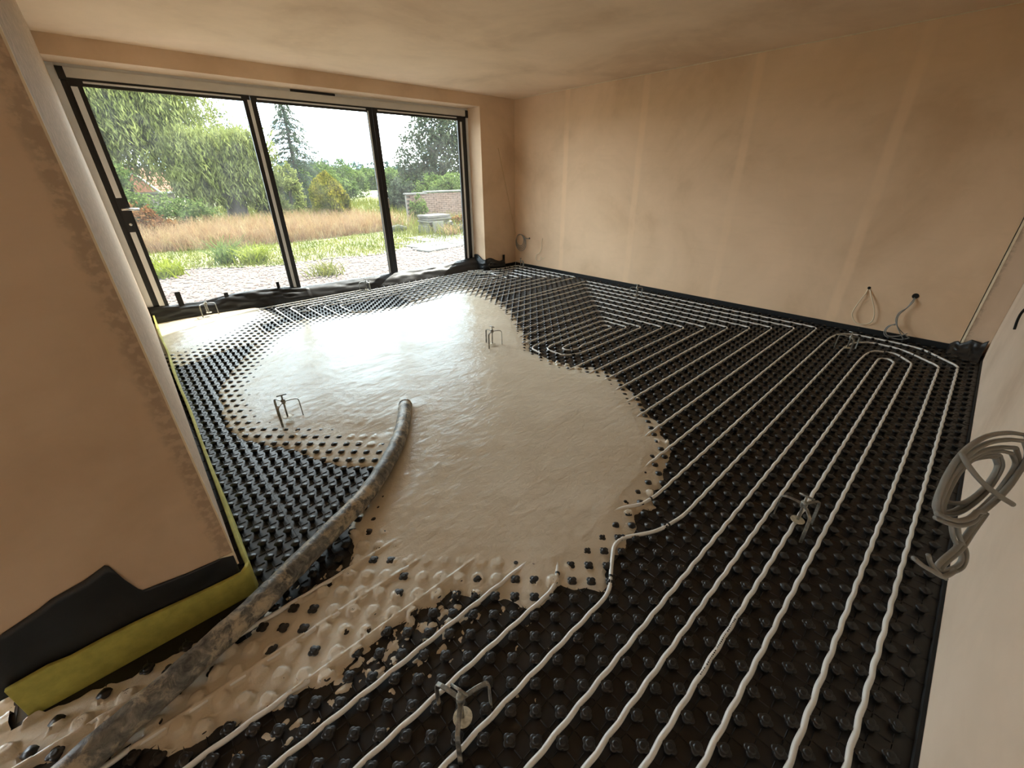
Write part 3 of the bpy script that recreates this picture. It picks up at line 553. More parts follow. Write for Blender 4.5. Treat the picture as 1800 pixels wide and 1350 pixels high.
ln += [(-5.046, -3.942, .128, .0), (-5.040, -3.928, .126, .0)]
ln += [(-5.040+.068*(y+3.93)/4.2+.003*math.sin(y*5)*(1 if y < -1 else .3), y, .118+.012*math.sin(y*3.1)+.006*math.sin(y*11), .004*math.sin(y*4)) for y in np.linspace(-3.88, .2, 50)]
ribbon('edge_insulation', ln, 0, .014, 'foam', 'yellow foam edge strip wrapped round the foot of the left wall', 'insulation')
# black membrane tucked between wall end and foam
top = [(-5.66, .27), (-5.60, .295), (-5.576, .300), (-5.496, .325), (-5.465, .340), (-5.391, .353), (-5.336, .375), (-5.320, .286), (-5.304, .227), (-5.258, .220), (-5.194, .210), (-5.093, .203), (-5.060, .19)]
tx = [p[0] for p in top]; tz = [p[1] for p in top]
def mem(u, v):
    x = -5.655+u*(.595); zt = float(np.interp(x, tx, tz)); w = .006*math.sin(x*23+v*5)+.004*math.sin(x*41)
    if v < .6: q = v/.6; return (x, -3.934-.002*q-abs(w)*.4*q, zt*(1-q)+.135*q)
    q = (v-.6)/.4; return (x, -3.936-.008*q-abs(w)*.3*(1-q), .135*(1-q)+.10*q)
tag(sheet('damp_proof_membrane', 90, 14, mem, 'membrane'), 'black plastic membrane lapped up the foot of the shaded wall end', 'membrane')
# membrane along the threshold of the glazed doors
fx = [-4.99, -4.6, -4.3, -3.9, -3.26, -2.2, -1.0, -.668]; fy = [.235, .215, .20, .175, .13, .10, .09, .07]; zx = [-4.99, -4.75, -4.5, -4.3, -4.0, -3.7, -3.5, -3.2, -2.2, -1.6, -1.0, -.668]; zz = [.20, .185, .175, .20, .21, .195, .16, .150, .145, .15, .165, .18]
def thr(u, v):
    x = -4.985+u*4.315; f = float(np.interp(x, fx, fy)); zt = float(np.interp(x, zx, zz)); n = float(vnoise(np.array([x*1.0]), np.array([v*1.0]), .13, 31)[0]); n2 = float(vnoise(np.array([x]), np.array([v*.6]), .045, 32)[0])
    amp = 1.0 if x < -3.4 else .45
    y = .277*(1-v)+f*v; z = zt*(1-v**1.5)+.002; y -= .035*math.sin(math.pi*v)*(.6+.5*n)*amp; z += (.010*n+.005*n2)*amp*math.sin(math.pi*min(1, v+.12))
    return (x, min(y+.004*n2*amp, .278), max(z, .003))
TM = tag(sheet('threshold_membrane', 240, 14, thr, 'membrane'), 'crumpled black membrane draped along the foot of the glazed doors', 'membrane')
for x, z0, z1, w, ty in ((-4.70, .13, .315, .05, .262), (-4.275, .15, .235, .042, .250), (-3.722, .16, .265, .035, .255)):
    o = MB().box(-w/2, w/2, -.004, .004, z0, z1).build('tab', 'edging', TM, bevel=.002); o.location = (x, ty, 0); o.rotation_euler = (0, 0, .12)
def cor(u, v):
    if u < .45: q = u/.45; x, y = -.672-.02*q, .27-.29*q
    else: q = (u-.45)/.55; x, y = -.692+.40*q, -.02-.012*q
    zt = .225-.10*u+.02*math.sin(u*13); n = float(vnoise(np.array([u*1.]), np.array([v*1.]), .12, 41)[0]); out = .02*math.sin(math.pi*v)+.03*v+.016*n
    return (x-(out if u < .45 else .2*out), y-(.3*out if u < .45 else out), zt*(1-v)+.003)
CM = tag(sheet('corner_membrane', 40, 12, cor, 'membrane'), 'crumpled black membrane at the foot of the right window reveal', 'membrane')
o = MB().box(-.019, .019, -.004, .004, .05, .205).build('tab', 'edging', CM); o.location = (-.285, -.022, 0)
def ring(a): return (-.60+.045*math.cos(a), -.055, .075+.05*math.sin(a))
tag(MB().tube([ring(a) for a in np.linspace(0, 2*math.pi, 24)], .006, 8).build('tape_loop', 'cable_grey', None, smooth=True), 'small dark grey loop of tape lying on the membrane by the window reveal', 'tape')
pt = [(0, .05), (.12, .085), (.22, .10), (.30, .085), (.42, .105), (.55, .135), (.72, .13), (.86, .125), (1, .155)]
def nibm(u, v):     # drapes over the pier foot into the corner
    if u < .28: q = u/.28; x, y = -.062-.004*q, -5.48-.055*q; x += .045*(1-q)
    else: q = (u-.28)/.72; x, y = -.066-.03*q, -5.535-.150*q
    zt = float(np.interp(u, [p[0] for p in pt], [p[1] for p in pt])); n = float(vnoise(np.array([u*1.]), np.array([v*1.]), .13, 51)[0]); o_ = .17*v**1.6*(.4+.6*min(1, u/.3))+.014*n*math.sin(math.pi*v)
    return (x-o_, max(y, -5.690)+.02*v*math.sin(u*9), max(.004, zt*(1-v**.8)+.006*n*math.sin(math.pi*v)+.004))
tag(sheet('pier_membrane', 44, 16, nibm, 'membrane'), 'crumpled black membrane at the foot of the narrow pier by the back wall', 'membrane')

# ------ cables
def cable(name, pts, r, mat, label, per=8, n=8, parent=None, flat=None):
    o = MB().tube(spline(pts, per), r, n, flat=flat).build(name, mat, parent, smooth=True)
    return tag(o, label, 'cable') if parent is None else o
xw = -.012
cb = cable('cable', [(.005, -4.813, .418), (xw, -4.803, .36), (xw-.01, -4.787, .303), (xw-.012, -4.765, .199), (xw-.012, -4.773, .144), (xw-.014, -4.815, .091), (xw-.014, -4.866, .086), (xw-.012, -4.922, .116), (xw-.012, -4.928, .179), (xw-.01, -4.904, .256), (xw, -4.853, .354), (.005, -4.819, .418)], .0042, 'cable_white', 'white cable hanging in a teardrop loop from the right wall')
link('wall_hole', MB().lathe([(.013, 0), (.013, .002)], 12).mesh('wall_hole'), 'dark', cb).matrix_local = Matrix.Translation((-.001, -4.815, .42)) @ Matrix.Rotation(-math.pi/2, 4, 'Y')
cg = tag(empty('cable_bundle', (0, -5.145, .40)), 'grey cables drooping from a hole in the right wall beside the pier', 'cable')
def sub(o, p): o.parent = p; o.matrix_parent_inverse = Matrix.Translation(-p.location); return o
o = MB().lathe([(.024, 0), (.024, .003)], 12).build('wall_hole', 'dark'); o.matrix_basis = Matrix.Translation((-.001, -5.145, .405)) @ Matrix.Rotation(-math.pi/2, 4, 'Y'); sub(o, cg)
for j, pts in enumerate([[(.01, -5.145, .405), (-.02, -5.138, .36), (-.03, -5.124, .301), (-.04, -5.085, .241), (-.045, -5.094, .162), (-.05, -5.151, .095), (-.04, -5.227, .043)],
   [(.01, -5.150, .400), (-.025, -5.146, .35), (-.03, -5.115, .28), (-.04, -5.092, .22), (-.05, -5.11, .14), (-.06, -5.16, .07), (-.05, -5.19, .03)],
   [(-.045, -5.10, .15), (-.05, -5.055, .120), (-.05, -5.042, .067), (-.05, -5.065, .025), (-.05, -5.125, .018), (-.05, -5.172, .02), (-.045, -5.220, .042)],
   [(-.05, -5.10, .14), (-.055, -5.07, .13), (-.06, -5.052, .08), (-.06, -5.08, .035), (-.06, -5.15, .05), (-.055, -5.20, .085)]]):
    sub(cable('cable_strand', pts, .0042, 'cable_grey', None, parent=cg), cg)
cable('pull_string', [(-.344, -.008, 1.762), (-.18, -.012, 1.15), (-.03, -.02, .58), (-.02, -.04, .515)], .0032, 'string', 'thin cream string stretched down the corner beside the window wall')
cf = tag(empty('cable_coil', (0, -.14, .42)), 'small coil of grey cable on the right wall in the far corner', 'cable')
for j in range(4):
    rr = .088+.012*j; cy = -.14-.012*j; cz = .425-.012*j
    sub(cable('cable_turn', [(-.02-.006*j, cy+rr*math.cos(a), cz+rr*1.05*math.sin(a)) for a in np.linspace(0, 2*math.pi, 14)], .0045, 'cable_grey', None, 4, parent=cf), cf)
sub(cable('cable_stub', [(.01, -.345, .468), (-.03, -.32, .465), (-.03, -.24, .46)], .006, 'cable_grey', None, parent=cf), cf)
o = MB().lathe([(.014, 0), (.014, .003)], 12).build('wall_hole', 'dark'); o.matrix_basis = Matrix.Translation((-.001, -.345, .468)) @ Matrix.Rotation(-math.pi/2, 4, 'Y'); sub(o, cf)
cable('cable', [(.004, -.633, .502), (-.015, -.636, .43), (-.018, -.638, .355), (-.02, -.60, .27), (-.02, -.539, .238), (-.02, -.515, .163), (-.02, -.56, .14), (-.02, -.618, .157), (-.02, -.63, .21), (-.018, -.66, .18), (-.018, -.705, .213)], .0036, 'cable_white', 'pale looped wire low on the right wall near the far corner')
# coil in the right foreground, tied and hanging from the back wall
CP=[(-3.956,-5.5385,.961),(-4.0067,-5.5124,.9756),(-4.066,-5.4855,.98),(-4.1248,-5.4678,.9717),(-4.1673,-5.4601,.9485),(-4.2059,-5.4596,.9198),(-4.2134,-5.4674,.8984),(-4.1884,-5.4859,.8827),(-4.154,-5.5048,.8788),(-4.1011,-5.5219,.8801),(-4.0445,-5.5377,.8884),(-3.9889,-5.5497,.9007),(-3.9456,-5.5542,.9299)]
cn = tag(empty('cable_coil', (-4.05, -5.69, .93)), 'large tied coil of grey cable hanging out from the back wall in the right foreground', 'cable')
rg = random.Random(5); cc = np.mean(np.array(CP), 0)
for j in range(7):
    s_ = 1.03-.075*j+rg.uniform(-.01, .01); off_ = np.array([rg.uniform(-.006, .006) for _ in range(3)])+np.array((.004*j, .002*j, -.0045*j)); ph = rg.uniform(0, 6)
    pts = [tuple(cc+(np.array(q)-cc)*(s_+.03*math.sin(i*1.1+ph))+off_) for i, q in enumerate(CP)]; pts.append(pts[0])
    sub(cable('cable_turn', pts, .0034, 'cable_grey', None, 6, parent=cn, flat=1.3), cn)
for nm_, pts in (('cable_tie', [(-4.146,-5.4586,.9843),(-4.1563,-5.4707,.9723),(-4.1216,-5.4965,.9365),(-4.0834,-5.5251,.9044),(-4.0523,-5.5509,.8808)]),
  ('cable_tail', [(-4.1898,-5.4834,.8843),(-4.1815,-5.4951,.8562),(-4.1679,-5.5149,.8233),(-4.1772,-5.5165,.8085),(-4.2088,-5.5024,.8091),(-4.2231,-5.4916,.8168),(-4.2196,-5.4924,.8315),(-4.1823,-5.5039,.8423),(-4.1439,-5.5114,.8604),(-4.1097,-5.5186,.8734)]),
  ('cable_tail', [(-4.1838,-5.4894,.8863),(-4.1745,-5.5001,.8592),(-4.1609,-5.5189,.8263),(-4.1712,-5.5225,.8035),(-4.2028,-5.5084,.8031),(-4.2151,-5.4976,.8118),(-4.2106,-5.4984,.8265),(-4.1743,-5.5099,.8373),(-4.1359,-5.5164,.8584),(-4.1017,-5.5226,.8754)]),
  ('cable_end', [(-4.2743,-5.4582,.8527),(-4.2616,-5.4721,.8382),(-4.2467,-5.4866,.8258),(-4.2252,-5.5021,.8098),(-4.1951,-5.5145,.8097)]), ('cable_end', [(-4.2502,-5.4729,.8522),(-4.2454,-5.4802,.8369),(-4.237,-5.4915,.8207),(-4.2173,-5.5065,.8029)]),
  ('cable_knot', [(-4.2254,-5.4596,.9135),(-4.2161,-5.4726,.9061),(-4.1904,-5.4889,.8944),(-4.1611,-5.5025,.8913),(-4.1383,-5.5079,.8919),(-4.120,-5.517,.885)]), ('cable_knot', [(-4.2274,-5.4606,.9055),(-4.2161,-5.4756,.8981),(-4.1904,-5.4919,.8864),(-4.1611,-5.5055,.8833),(-4.1383,-5.5109,.8839)]),
  ('cable_lead', [(-3.956,-5.5385,.961), (-3.93, -5.58, .965), (-3.91, -5.64, .96), (-3.90, -5.71, .955)]), ('cable_lead', [(-3.9456,-5.5542,.9299), (-3.925, -5.60, .945), (-3.905, -5.65, .95), (-3.895, -5.71, .95)])):
    sub(cable(nm_, pts, .0034, 'cable_grey', None, 7, parent=cn, flat=1.25), cn)
cable('cable', [(-1.50, -5.66, .593), (-1.47, -5.655, .645), (-1.446, -5.66, .692), (-1.42, -5.69, .76), (-1.41, -5.705, .78)], .006, 'dark', 'dark wire end sticking out of the back wall near the pier')

# ================================================================== GARDEN OUTSIDE
GZ0 = -.20
struct(MB().box(-400, 400, 7.2, 900, GZ0-.6, GZ0).build('ground', 'meadow'), 'grassy garden ground beyond the gravel')
struct(MB().box(-40, 40, .42, 7.2, GZ0-.6, GZ0-.012).build('ground_gravel', 'gravel_bed'), 'gravel bed outside the doors')
def edge_lawn(x): return 4.75-.22*(x+4)*.6+.35*math.sin(x*.9)+.15*math.sin(x*2.7)
lawn = MB(); xs_ = np.linspace(-14, 9, 90); V = [(x, edge_lawn(x) if x < 1.2 else edge_lawn(1.2)+.35*(x-1.2), GZ0+.004) for x in xs_]+[(x, 8.2, GZ0+.012) for x in xs_]
struct(lawn.add(V, [(i, i+1, 91+i, 90+i) for i in range(89)]).build('ground_lawn', 'meadow'), 'strip of short yellow-green lawn')
# gravel stones: uncountable
def stones(n, x0, x1, y0, y1, smin, smax):
    oct_ = np.array([(1, 0, 0), (0, 1, 0), (-1, 0, 0), (0, -1, 0), (0, 0, 1), (0, 0, -1)], float); fc = np.array([(0, 1, 4), (1, 2, 4), (2, 3, 4), (3, 0, 4)])
    p = np.stack([RNG.uniform(x0, x1, n), y0+(y1-y0)*RNG.uniform(0, 1, n)**1.3, np.full(n, GZ0-.004)], 1); s = RNG.uniform(smin, smax, (n, 1, 1)); a = RNG.uniform(0, 6.28, n)
    v = oct_[None]*np.stack([RNG.uniform(.7, 1.3, n), RNG.uniform(.6, 1, n), RNG.uniform(.45, .8, n)], 1)[:, None]*s; c, sn = np.cos(a)[:, None], np.sin(a)[:, None]
    v = np.stack([v[..., 0]*c-v[..., 1]*sn, v[..., 0]*sn+v[..., 1]*c, v[..., 2]], -1)+p[:, None]
    return v.reshape(-1, 3), (fc[None]+(np.arange(n)*6)[:, None, None]).reshape(-1, 3)
v, f = stones(15000, -8, 5, .5, 5.6, .018, .045); tag(npmesh('gravel_stones', v, f, 'gravel', smooth=False), 'loose pinkish gravel stones outside the doors', 'gravel', kind='stuff')
def blades(n, fx, h0, h1, w, lean=.35, seg=1):
    p = fx(n); h = RNG.uniform(h0, h1, n); a = RNG.uniform(0, 6.28, n); ln_ = RNG.normal(0, lean, (n, 2))*h[:, None]; wx = np.cos(a)*w; wy = np.sin(a)*w
    b0 = p+np.stack([wx, wy, 0*h], 1); b1 = p-np.stack([wx, wy, 0*h], 1); m0 = p+np.stack([ln_[:, 0]*.4, ln_[:, 1]*.4, h*.6], 1); t = p+np.stack([ln_[:, 0], ln_[:, 1], h], 1)
    return np.stack([b0, b1, m0-.5*np.stack([wx, wy, 0*h], 1), m0+.5*np.stack([wx, wy, 0*h], 1)], 1).reshape(-1, 3), np.stack([m0-.5*np.stack([wx, wy, 0*h], 1), m0+.5*np.stack([wx, wy, 0*h], 1), t+.25*np.stack([wx, wy, 0*h], 1), t-.25*np.stack([wx, wy, 0*h], 1)], 1).reshape(-1, 3)
def grass(name, n, fx, h0, h1, w, mat, label, lean=.35):
    a, b = blades(n, fx, h0, h1, w, lean); return tag(quadmesh(name, np.concatenate([a, b]), mat), label, 'grass', kind='stuff')
def area(x0, x1, y0, y1): return lambda n: np.stack([RNG.uniform(x0, x1, n), RNG.uniform(y0, y1, n), np.full(n, GZ0)], 1)
def tall(n):
    x = RNG.uniform(-12, 2.6, n); y0 = 7.6+.3*np.sin(x*.8)-.05*x; return np.stack([x, y0+RNG.uniform(0, 1, n)**1.2*5, np.full(n, GZ0)], 1)
grass('tall_grass', 26000, tall, .22, .62, .008, 'straw', 'band of tall straw-coloured grass behind the lawn')
grass('lawn_grass', 20000, lambda n: (lambda x: np.stack([x, np.array([edge_lawn(q) for q in x])+RNG.uniform(0, 3.2, n), np.full(n, GZ0)], 1))(RNG.uniform(-9, 5, n)), .03, .09, .010, 'green_grass', 'short mown grass of the lawn')
grass('meadow_grass', 14000, area(-2, 16, 9.9, 27), .15, .5, .012, 'green_grass', 'rough green meadow grass beyond the lawn')
grass('straw_wisps', 2500, area(1.6, 6.5, 5.2, 8.5), .15, .5, .008, 'green_grass', 'straggly grass around the stacked slabs')
def clump(x, y, n, h, sp, mat, label, cat='plant'):
    def fx(k): return np.stack([x+RNG.normal(0, sp*.35, k), y+RNG.normal(0, sp*.35, k), np.full(k, GZ0)], 1)
    a, b = blades(n, fx, h*.5, h, .014, .75); tag(quadmesh('weed_clump', np.concatenate([a, b]), mat), label, cat)
clump(-4.47, 4.55, 160, .34, .30, 'weed', 'bright green weed clump beside the left door jamb'); clump(-2.95, 4.85, 190, .40, .34, 'weed', 'bright green spiky weed clump on the lawn edge in the left pane'); clump(-3.42, 5.2, 130, .55, .22, 'leaf', 'taller grey-green weed left of the spiky clump')
clump(-2.35, 2.6, 120, .26, .34, 'green_grass', 'thin weeds growing in gravel left of the first mullion'); clump(2.55, 5.6, 120, .35, .3, 'straw', 'dry weed tuft in front of the stacked slabs')
# ------ trees
def leafquads(c, ax, up, L, Wd):
    """narrow leaf quads centred at c, long axis ax"""
    sd = np.cross(ax, up); sd /= np.linalg.norm(sd, axis=1, keepdims=True)+1e-9; a = ax*(L/2)[:, None]; s = sd*(Wd/2)[:, None]
    return np.stack([c-a, c+s*1.0, c+a, c-s*1.0], 1).reshape(-1, 3)
def rdir(n): v = RNG.normal(size=(n, 3)); return v/np.linalg.norm(v, axis=1, keepdims=True)
def limb(m, a, b, r0, r1, n=7, wob=.06):
    a = np.array(a, float); b = np.array(b, float); L = np.linalg.norm(b-a); pts = [a+(b-a)*t+RNG.normal(0, wob*L*.15, 3)*(0 < t < 1) for t in np.linspace(0, 1, 6)]; m.tube([tuple(p) for p in pts], list(np.linspace(r0, r1, 6)), n)
def crown_points(n, c, r, hollow=.55):
    v = rdir(n); q = RNG.uniform(hollow, 1, n)**.6; return np.array(c)+v*q[:, None]*np.array(r)
def blob_tree(name, x, y, blobs, n, leaf, mat, label, trunk_r=.18, cat='tree', group=None):
    t = tag(empty(name, (x, y, GZ0)), label, cat, group); m = MB(); top_ = max(b[2] for b in blobs); tot = sum(b[3]*b[4]*b[5] for b in blobs); Q = []
    limb(m, (0, 0, -.1), (blobs[0][0]*.5, blobs[0][1]*.5, top_*.75), trunk_r, trunk_r*.4)
    for bx, by, bz, rx, ry, rz in blobs:
        limb(m, (0, 0, top_*.25), (bx, by, bz), trunk_r*.5, trunk_r*.12, 5); kq = max(30, int(n*rx*ry*rz/tot)); kc = max(6, kq//28)
        cl = crown_points(kc, (bx, by, bz), (rx, ry, rz), .35); pts = np.repeat(cl, 28, 0)+RNG.normal(0, .14*min(rx, rz), (kc*28, 3)); k_ = len(pts)
        Q.append(leafquads(pts, rdir(k_), rdir(k_), RNG.uniform(.7, 1.3, k_)*leaf, RNG.uniform(.45, .7, k_)*leaf))
    m.build('trunk', 'bark', t, smooth=True); quadmesh('foliage', np.concatenate(Q), mat, t); return t
def willow(x, y, h, r, n, label):
    t = tag(empty('willow_tree', (x, y, GZ0)), label, 'tree'); m = MB(); limb(m, (0, 0, -.1), (.2, 0, h*.5), .42, .28, 9); Q = []
    heads = []
    for q in range(22):
        a = RNG.uniform(0, 6.28); rr = r*RNG.uniform(.15, .85); hz = h*RNG.uniform(.55, .98)-.12*rr; e_ = (rr*math.cos(a)*1.15, rr*math.sin(a)*.7, hz); limb(m, (.2, 0, h*RNG.uniform(.3, .5)), e_, .13, .03, 6); heads.append(e_)
    heads = np.array(heads); c = heads[RNG.integers(0, len(heads), n)]+RNG.normal(0, 1, (n, 3))*np.array((r*.20, r*.18, h*.05)); L = RNG.uniform(.25, .85, n)*c[:, 2]*.9
    swx = RNG.normal(0, .10, n)+.05; swy = RNG.normal(0, .10, n)
    for j in range(16):
        tt = (j+RNG.uniform(-.4, .4, n))/16; z = c[:, 2]+.15*np.sin(tt*3)-L*tt; p = np.stack([c[:, 0]+swx*L*tt, c[:, 1]+swy*L*tt, z], 1)+RNG.normal(0, .05, (n, 3)); ax = np.stack([swx+RNG.normal(0, .45, n), swy+RNG.normal(0, .45, n), -np.ones(n)], 1); ax /= np.linalg.norm(ax, axis=1, keepdims=True)
        ok = z > .12; Q.append(leafquads(p[ok], ax[ok], rdir(ok.sum()), RNG.uniform(.16, .30, ok.sum()), RNG.uniform(.035, .06, ok.sum())))
    m.build('trunk', 'bark', t, smooth=True); quadmesh('foliage', np.concatenate(Q), 'willow', t)
willow(-4.3, 17.5, 7.2, 3.3, 4200, 'large weeping willow with drooping pale green foliage in the left pane')
willow(-1.0, 15.5, 3.3, 1.5, 2400, 'smaller weeping willow drooping to the grass left of the first mullion')
def conifer(x, y, h, r, label):
    t = tag(empty('conifer_tree', (x, y, GZ0)), label, 'tree'); m = MB(); limb(m, (0, 0, -.1), (0, 0, h), .16, .02, 8, .01); Q = []
    for q in range(92):
        z = h*(.06+.92*(q/92)**.85); rr = r*(1-z/h)**.72*RNG.uniform(.65, 1.08)+.10; a = q*2.4+RNG.uniform(-.4, .4); d = np.array((math.cos(a), math.sin(a), 0)); k_ = 8; pts = []
        for s_ in np.linspace(0, 1, k_): pts.append(d*rr*s_+np.array((0, 0, z+.16*rr*math.sin(s_*2.0)-.42*rr*s_**2.2)))
        m.tube([tuple(p) for p in pts], list(np.linspace(.022, .005, k_)), 4, cap=False); P_ = np.array(pts); n = int(46*rr+14); s_ = RNG.uniform(.12, 1, n); base = np.stack([np.interp(s_, np.linspace(0, 1, k_), P_[:, i]) for i in range(3)], 1)
        sd = np.array((-d[1], d[0], 0)); off = sd[None]*(RNG.normal(0, .10*rr+.03, n)*(1.15-s_))[:, None]; p = base+off+np.stack([0*s_, 0*s_, -np.abs(RNG.normal(0, .09, n))], 1)
        ax = d[None]*.6+sd[None]*RNG.normal(0, .5, (n, 1))+np.stack([0*s_, 0*s_, -RNG.uniform(.1, 1.2, n)], 1); ax /= np.linalg.norm(ax, axis=1, keepdims=True); Q.append(leafquads(p, ax, rdir(n), RNG.uniform(.12, .26, n), RNG.uniform(.03, .055, n)))
    m.build('trunk', 'bark', t); quadmesh('foliage', np.concatenate(Q), 'fir', t)
conifer(2.30, 17.5, 4.85, 2.05, 'tall open conifer with drooping branches in the middle pane')
def cone_bush(x, y, h, r, label):
    t = tag(empty('cone_shrub', (x, y, GZ0)), label, 'shrub'); n = 9000; z = RNG.uniform(0, 1, n); a = RNG.uniform(0, 6.28, n); rr = r*np.clip(1.05*(1-z**5), 0, 1)*(.86+.14*np.minimum(1, z*5))*(.86+.14*np.sin(a*5+z*9))*RNG.uniform(.8, 1.04, n); p = np.stack([rr*np.cos(a), rr*np.sin(a), .03+z*h*(.96+.06*np.sin(a*3))], 1)
    ax = np.stack([np.cos(a)*.4, np.sin(a)*.4, np.ones(n)], 1)+RNG.normal(0, .35, (n, 3)); ax /= np.linalg.norm(ax, axis=1, keepdims=True); quadmesh('foliage', leafquads(p, ax, rdir(n), RNG.uniform(.08, .16, n), RNG.uniform(.05, .09, n)), 'gold', t); MB().tube([(0, 0, -.1), (0, 0, h*.8)], [.06, .02], 6).build('trunk', 'bark', t)
cone_bush(1.62, 12.2, 1.75, .72, 'rounded golden-green conifer shrub in front of the tall conifer')
blob_tree('poplar_tree', .9, 24, [(0, 0, 3.0, 1.0, .8, 1.9), (.9, 0, 2.6, .8, .7, 1.6), (-.9, .2, 3.4, .8, .8, 1.9), (1.8, 0, 2.0, .8, .7, 1.3)], 6500, .16, 'poplar', 'thin wind-blown grey-green tree behind the willow', .14)
blob_tree('leafy_tree', -4.5, 14.0, [(-1.0, 0, 1.7, .9, .7, 1.0), (-.2, 0, 1.5, .8, .7, .9), (-1.9, 0, 2.2, .9, .8, 1.2)], 5000, .13, 'leaf', 'light green leafy tree at the left edge of the left pane', .12)
blob_tree('garden_shrub', -3.6, 12.4, [(0, 0, .6, 1.1, .6, .65), (-1.1, 0, .7, .8, .6, .7), (.9, 0, .45, .7, .5, .5)], 4500, .11, 'leaf', 'broad green shrub in front of the tiled house', .08, 'shrub')
blob_tree('garden_shrub', -4.35, 10.6, [(0, 0, .45, .5, .4, .5), (.4, 0, .3, .4, .4, .35)], 1500, .10, 'redleaf', 'brownish shrub at the left end of the tall grass', .05, 'shrub')
blob_tree('dark_shrub', .55, 16.5, [(0, 0, .8, .55, .5, .9), (.3, 0, 1.3, .4, .4, .7)], 2600, .12, 'darkleaf', 'dark green upright shrub between the willow and the first mullion', .07, 'shrub')
blob_tree('garden_shrub', 1.1, 15.2, [(0, 0, .8, .55, .5, .8), (.1, 0, 1.5, .45, .4, .7)], 2200, .12, 'willow', 'bright yellow-green shrub behind the first mullion', .07, 'shrub')
blob_tree('garden_tree', 2.9, 19.5, [(0, 0, 1.0, 1.0, .8, 1.0), (.9, 0, .7, .8, .7, .8), (-1.0, 0, .8, .8, .7, .9)], 4200, .15, 'leaf', 'low green tree filling in behind the tall conifer', .12)
blob_tree('broad_tree', 6.8, 26, [(0, 0, 1.2, 1.3, 1.0, 1.1), (-1.2, 0, .9, 1.0, .9, .9), (1.2, 0, .7, .9, .9, .8)], 5000, .2, 'leaf', 'round-headed green tree in the meadow right of the golden shrub', .16)
blob_tree('evergreen_tree', 9.6, 17, [(0, 0, 3.2, 1.5, 1.2, 2.0), (-1.0, 0, 2.2, 1.1, 1.0, 1.6), (1.4, 0, 2.6, 1.6, 1.2, 1.9), (.3, 0, 4.3, 1.0, .9, 1.1), (3.0, 0, 2.8, 1.5, 1.2, 2.2), (2.2, 0, 4.2, 1.2, 1.0, 1.2), (-1.6, 0, 1.2, .8, .8, 1.2)], 17000, .17, 'darkleaf', 'big dark grey-green evergreen tree filling the right pane', .3)
blob_tree('leafy_tree', 7.5, 13.5, [(0, 0, .9, .8, .7, .9), (-.7, 0, .7, .7, .6, .8), (.8, 0, .8, .7, .7, .9)], 4500, .13, 'leaf', 'mid green tree in front of the big evergreen', .12)
blob_tree('garden_shrub', 6.1, 10.6, [(0, 0, 1.15, .65, .5, .55), (.6, 0, 1.0, .6, .5, .5), (-.5, 0, .9, .45, .4, .4)], 3600, .11, 'leaf', 'fresh green arching shrub above the garden wall', .06, 'shrub')
blob_tree('garden_shrub', 3.45, 8.85, [(0, 0, .72, .28, .25, .34), (.2, 0, .45, .28, .25, .4), (-.1, 0, .3, .25, .2, .3)], 1800, .08, 'leaf', 'ivy bush at the left end of the garden wall', .03, 'shrub')
blob_tree('garden_shrub', 3.32, 6.15, [(0, 0, .36, .24, .2, .17)], 700, .07, 'redleaf', 'rust coloured plant in the grey trough', .02, 'shrub')
fr = random.Random(3)
for q in range(40):     # tree belt on the horizon
    yy = 225+fr.uniform(-25, 35); s_ = fr.uniform(.75, 1.2); xx = (.30+.0095*q)*yy-5+fr.uniform(-1.5, 1.5)
    blob_tree('far_tree', xx, yy, [(0, 0, 4.2*s_, 2.6*s_, 3, 4.6*s_), (2.6*s_, 0, 2.6*s_, 2.4*s_, 3, 3.0*s_)], 1500, .8, 'farleaf', 'haze-tinted blue-green tree in the wooded belt on the horizon', .4, 'tree', 'horizon tree belt')
for q in range(22):
    yy = 60+fr.uniform(-8, 10); s_ = fr.uniform(.8, 1.2); xx = (.26+.018*q)*yy-4+fr.uniform(-.6, .6)
    blob_tree('hedgerow_tree', xx, yy, [(0, 0, 1.3*s_, 1.3*s_, 1.0, 1.4*s_), (.9, 0, .8*s_, 1.0*s_, 1, .9*s_)], 1800, .30, 'leaf', 'rounded green tree in the hedgerow across the meadow', .16, 'tree', 'hedgerow trees')
for q, (xx, yy, s_) in enumerate(((5.2, 24, 1.0), (8.4, 30, 1.2), (6.6, 15.5, .62), (11.5, 34, 1.25))):
    blob_tree('meadow_tree', xx, yy, [(0, 0, 1.15*s_, 1.2*s_, 1, 1.25*s_), (.9*s_, 0, .8*s_, .9*s_, .9, .9*s_), (-.9*s_, 0, .7*s_, .9*s_, .9, .8*s_)], 4200, .19, ('leaf', 'poplar', 'darkleaf', 'leaf')[q], ('bushy green tree just right of the tall conifer', 'grey-green tree behind the second mullion', 'dark leafy tree at the left foot of the big evergreen', 'mid green tree farther back left of the big evergreen')[q], .14)
